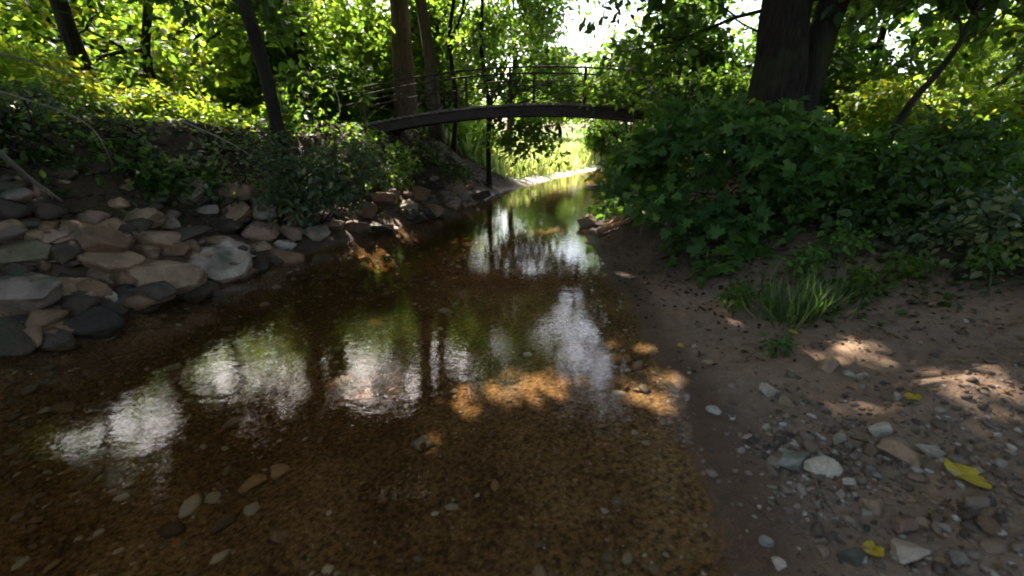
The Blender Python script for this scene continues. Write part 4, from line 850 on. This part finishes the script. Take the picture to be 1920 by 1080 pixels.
stick('dead_branch', 'thick bare grey branch sloping down onto the brown boulder', [at(-60, 235, 3.7), at(0, 287, 3.85), at(60, 338, 4.1), at(116, 378, 4.4)], .024, .017, TWIG, seed=3, twigs=1)
stick('dead_branch', 'long thin pale twig reaching across the sunny leaves, upper left', [at(-40, 92, 4.4), at(40, 110, 4.6), at(150, 146, 5.0), at(228, 166, 5.3)], .011, .005, TWIG, seed=4, twigs=2)
stick('dead_branch', 'thin bending twig hanging down the left bank', [at(-20, 165, 4.3), at(60, 190, 4.35), at(125, 212, 4.5), at(172, 240, 4.6), at(196, 275, 4.7), at(213, 312, 4.8)], .010, .005, TWIG, seed=5, twigs=3)
stick('dead_branch', 'straight thin pale stick slanting in front of the golden bush', [at(340, 226, 5.3), at(420, 262, 5.3), at(472, 292, 5.4)], .009, .005, TWIG, seed=6)
stick('fallen_root', 'dark bare root lying along the slope beneath the bridge', [gz(848, 300, .08), gz(880, 325, .06), gz(910, 345, .05), gz(935, 362, .02)], .03, .012, TWIG, 'root', seed=7)
stick('fallen_twig', 'thin twig lying across the gravel', [gz(1590, 832, .015), gz(1640, 845, .02), gz(1690, 850, .015)], .005, .003, BARK, 'twig', seed=9)

# gravel and fallen leaves
def gravel():
    g = np.random.default_rng(12); n = 26000
    P = np.stack([g.uniform(.85, 3.6, n), g.uniform(.75, 2.9, n)], 1); _, dl, dr, ins, _ = field(P[:, 0], P[:, 1])
    dens = np.clip((dr - .16) / .45, 0, 1) * (.35 + .65 * sstep(-.25, .35, fbm(np.stack([P[:, 0], P[:, 1], P[:, 0] * 0], 1), 1.8, 3, 8))) * (1 - sstep(1.75, 2.5, P[:, 1] + .15 * P[:, 0] - .3))
    dens = np.maximum(dens, .03); k = (~ins) & (g.uniform(0, 1, n) < dens); P = P[k]; n = len(P)
    z = height(P[:, 0], P[:, 1]); sz = .0078 * np.exp(g.normal(0, .68, n)); sz = np.minimum(sz, .04)
    shapes = [rock_shape(900 + i, 1, .7)[0] for i in range(12)]; F = ICO[1][1]; nv = len(shapes[0]); VV = []; tone = []
    for i in range(n):
        a = g.uniform(0, 6.28); V = shapes[i % 12] * sz[i] * np.array([g.uniform(.9, 1.5), g.uniform(.8, 1.1), g.uniform(.5, .8)])
        V = V @ np.array([(math.cos(a), math.sin(a), 0), (-math.sin(a), math.cos(a), 0), (0, 0, 1)]); VV.append(V + np.array([P[i, 0], P[i, 1], z[i] + sz[i] * .2])); tone.append(np.full(nv, g.uniform(0, 1) ** 1.2))
    FF = (F[None] + (np.arange(n) * nv)[:, None, None]).reshape(-1, 3)
    me = mesh_np('gravel', np.vstack(VV), [FF], tone=np.concatenate(tone), smooth=True)
    tag(link('gravel', me, PEBBLE), 'mixed small river gravel spread over the muddy right bank', kind='stuff')
gravel()
def bed_gravel():
    g = np.random.default_rng(31); n = 20000
    P = np.stack([g.uniform(-5, 2.2, n), g.uniform(.7, 7.5, n)], 1); _, dl, dr, ins, _ = field(P[:, 0], P[:, 1])
    k = ins & (np.minimum(dl, dr) > .08) & (fbm(np.stack([P[:, 0], P[:, 1], P[:, 0] * 0], 1), 1.1, 2, 18) + .5 * g.normal(size=n) > .15); P = P[k]; n = len(P)
    z = height(P[:, 0], P[:, 1]); sz = np.minimum(.012 * np.exp(g.normal(0, .65, n)), .06)
    shapes = [rock_shape(950 + i, 1, .5)[0] for i in range(10)]; F = ICO[1][1]; nv = len(shapes[0]); a = g.uniform(0, 6.28, n)
    V = np.array(shapes)[np.arange(n) % 10] * sz[:, None, None] * np.stack([g.uniform(.9, 1.5, n), g.uniform(.8, 1.1, n), g.uniform(.35, .6, n)], 1)[:, None, :]
    c, s_ = np.cos(a)[:, None], np.sin(a)[:, None]
    V = np.stack([V[..., 0] * c - V[..., 1] * s_ + P[:, 0:1], V[..., 0] * s_ + V[..., 1] * c + P[:, 1:2], V[..., 2] + (z + sz * .1)[:, None]], -1)
    FF = (F[None] + (np.arange(n) * nv)[:, None, None]).reshape(-1, 3)
    me = mesh_np('bed_gravel', V.reshape(-1, 3), [FF], tone=np.repeat(np.clip(g.normal(.66, .27, n), 0, 1), nv), smooth=True)
    tag(link('bed_gravel', me, PEBBLE), 'brown pebbles scattered over the creek bed under the water', kind='stuff')
bed_gravel()
T_FALL = (np.array([(0, -.06, 0)] + [(math.sin(a_) * r_ * .8, .45 - math.cos(a_) * r_, 0) for a_, r_ in zip(np.linspace(.25, 2 * math.pi - .25, 17), (.46, .42, .44, .5, .46, .4, .47, .5, .55, .5, .46, .41, .47, .5, .43, .42, .45))] + [(0, .42, 0)]), [np.array([(18, k_, k_ + 1) for k_ in range(17)] + [(18, 17, 0)])])
def fallen(label, px, py, wp, seed, tpl=T_FALL, m=L_YEL):
    g = np.random.default_rng(seed); p = ground_at(px, py); s = wp * pxsize(p)
    TV, TF = tpl; a = g.uniform(0, 6.28); V = TV.copy() * s * .95; V[:, 1] -= s * .4
    V[:, 2] = V[:, 2] * 2.2 + .30 * s * (V[:, 0] / s) ** 2 + .22 * (V[:, 1] / s) ** 2 * s + .035 * g.normal(size=len(V)) * s
    V = V @ np.array([(math.cos(a), math.sin(a), 0), (-math.sin(a), math.cos(a), 0), (0, 0, 1)])
    o = link('fallen_leaf', mesh_np('fallen_leaf', V, TF, tone=np.clip(.55 + .4 * g.normal(size=len(V)), 0, 1)), m); o.location = p + np.array([0, 0, .02 + .04 * s]); tag(o, label, 'fallen leaf', 'yellow leaves fallen on the right bank')
fallen('large curled yellow leaf lying right of the gravel', 1800, 905, 78, 1); fallen('yellow leaf at the bottom beside the dark green-grey stone', 1632, 1046, 44, 2)
fallen('yellow leaf at the foot of the arching grass tuft', 1492, 604, 30, 3); fallen('tiny yellow leaf on the mud by the water edge', 1275, 656, 17, 4)
fallen('dull yellow leaf above the pale round-topped stone', 1706, 756, 34, 5); fallen('small yellow leaf beside the seedling', 1485, 630, 22, 6)
fallen('tiny yellow leaf afloat at the water edge', 1228, 664, 13, 7)
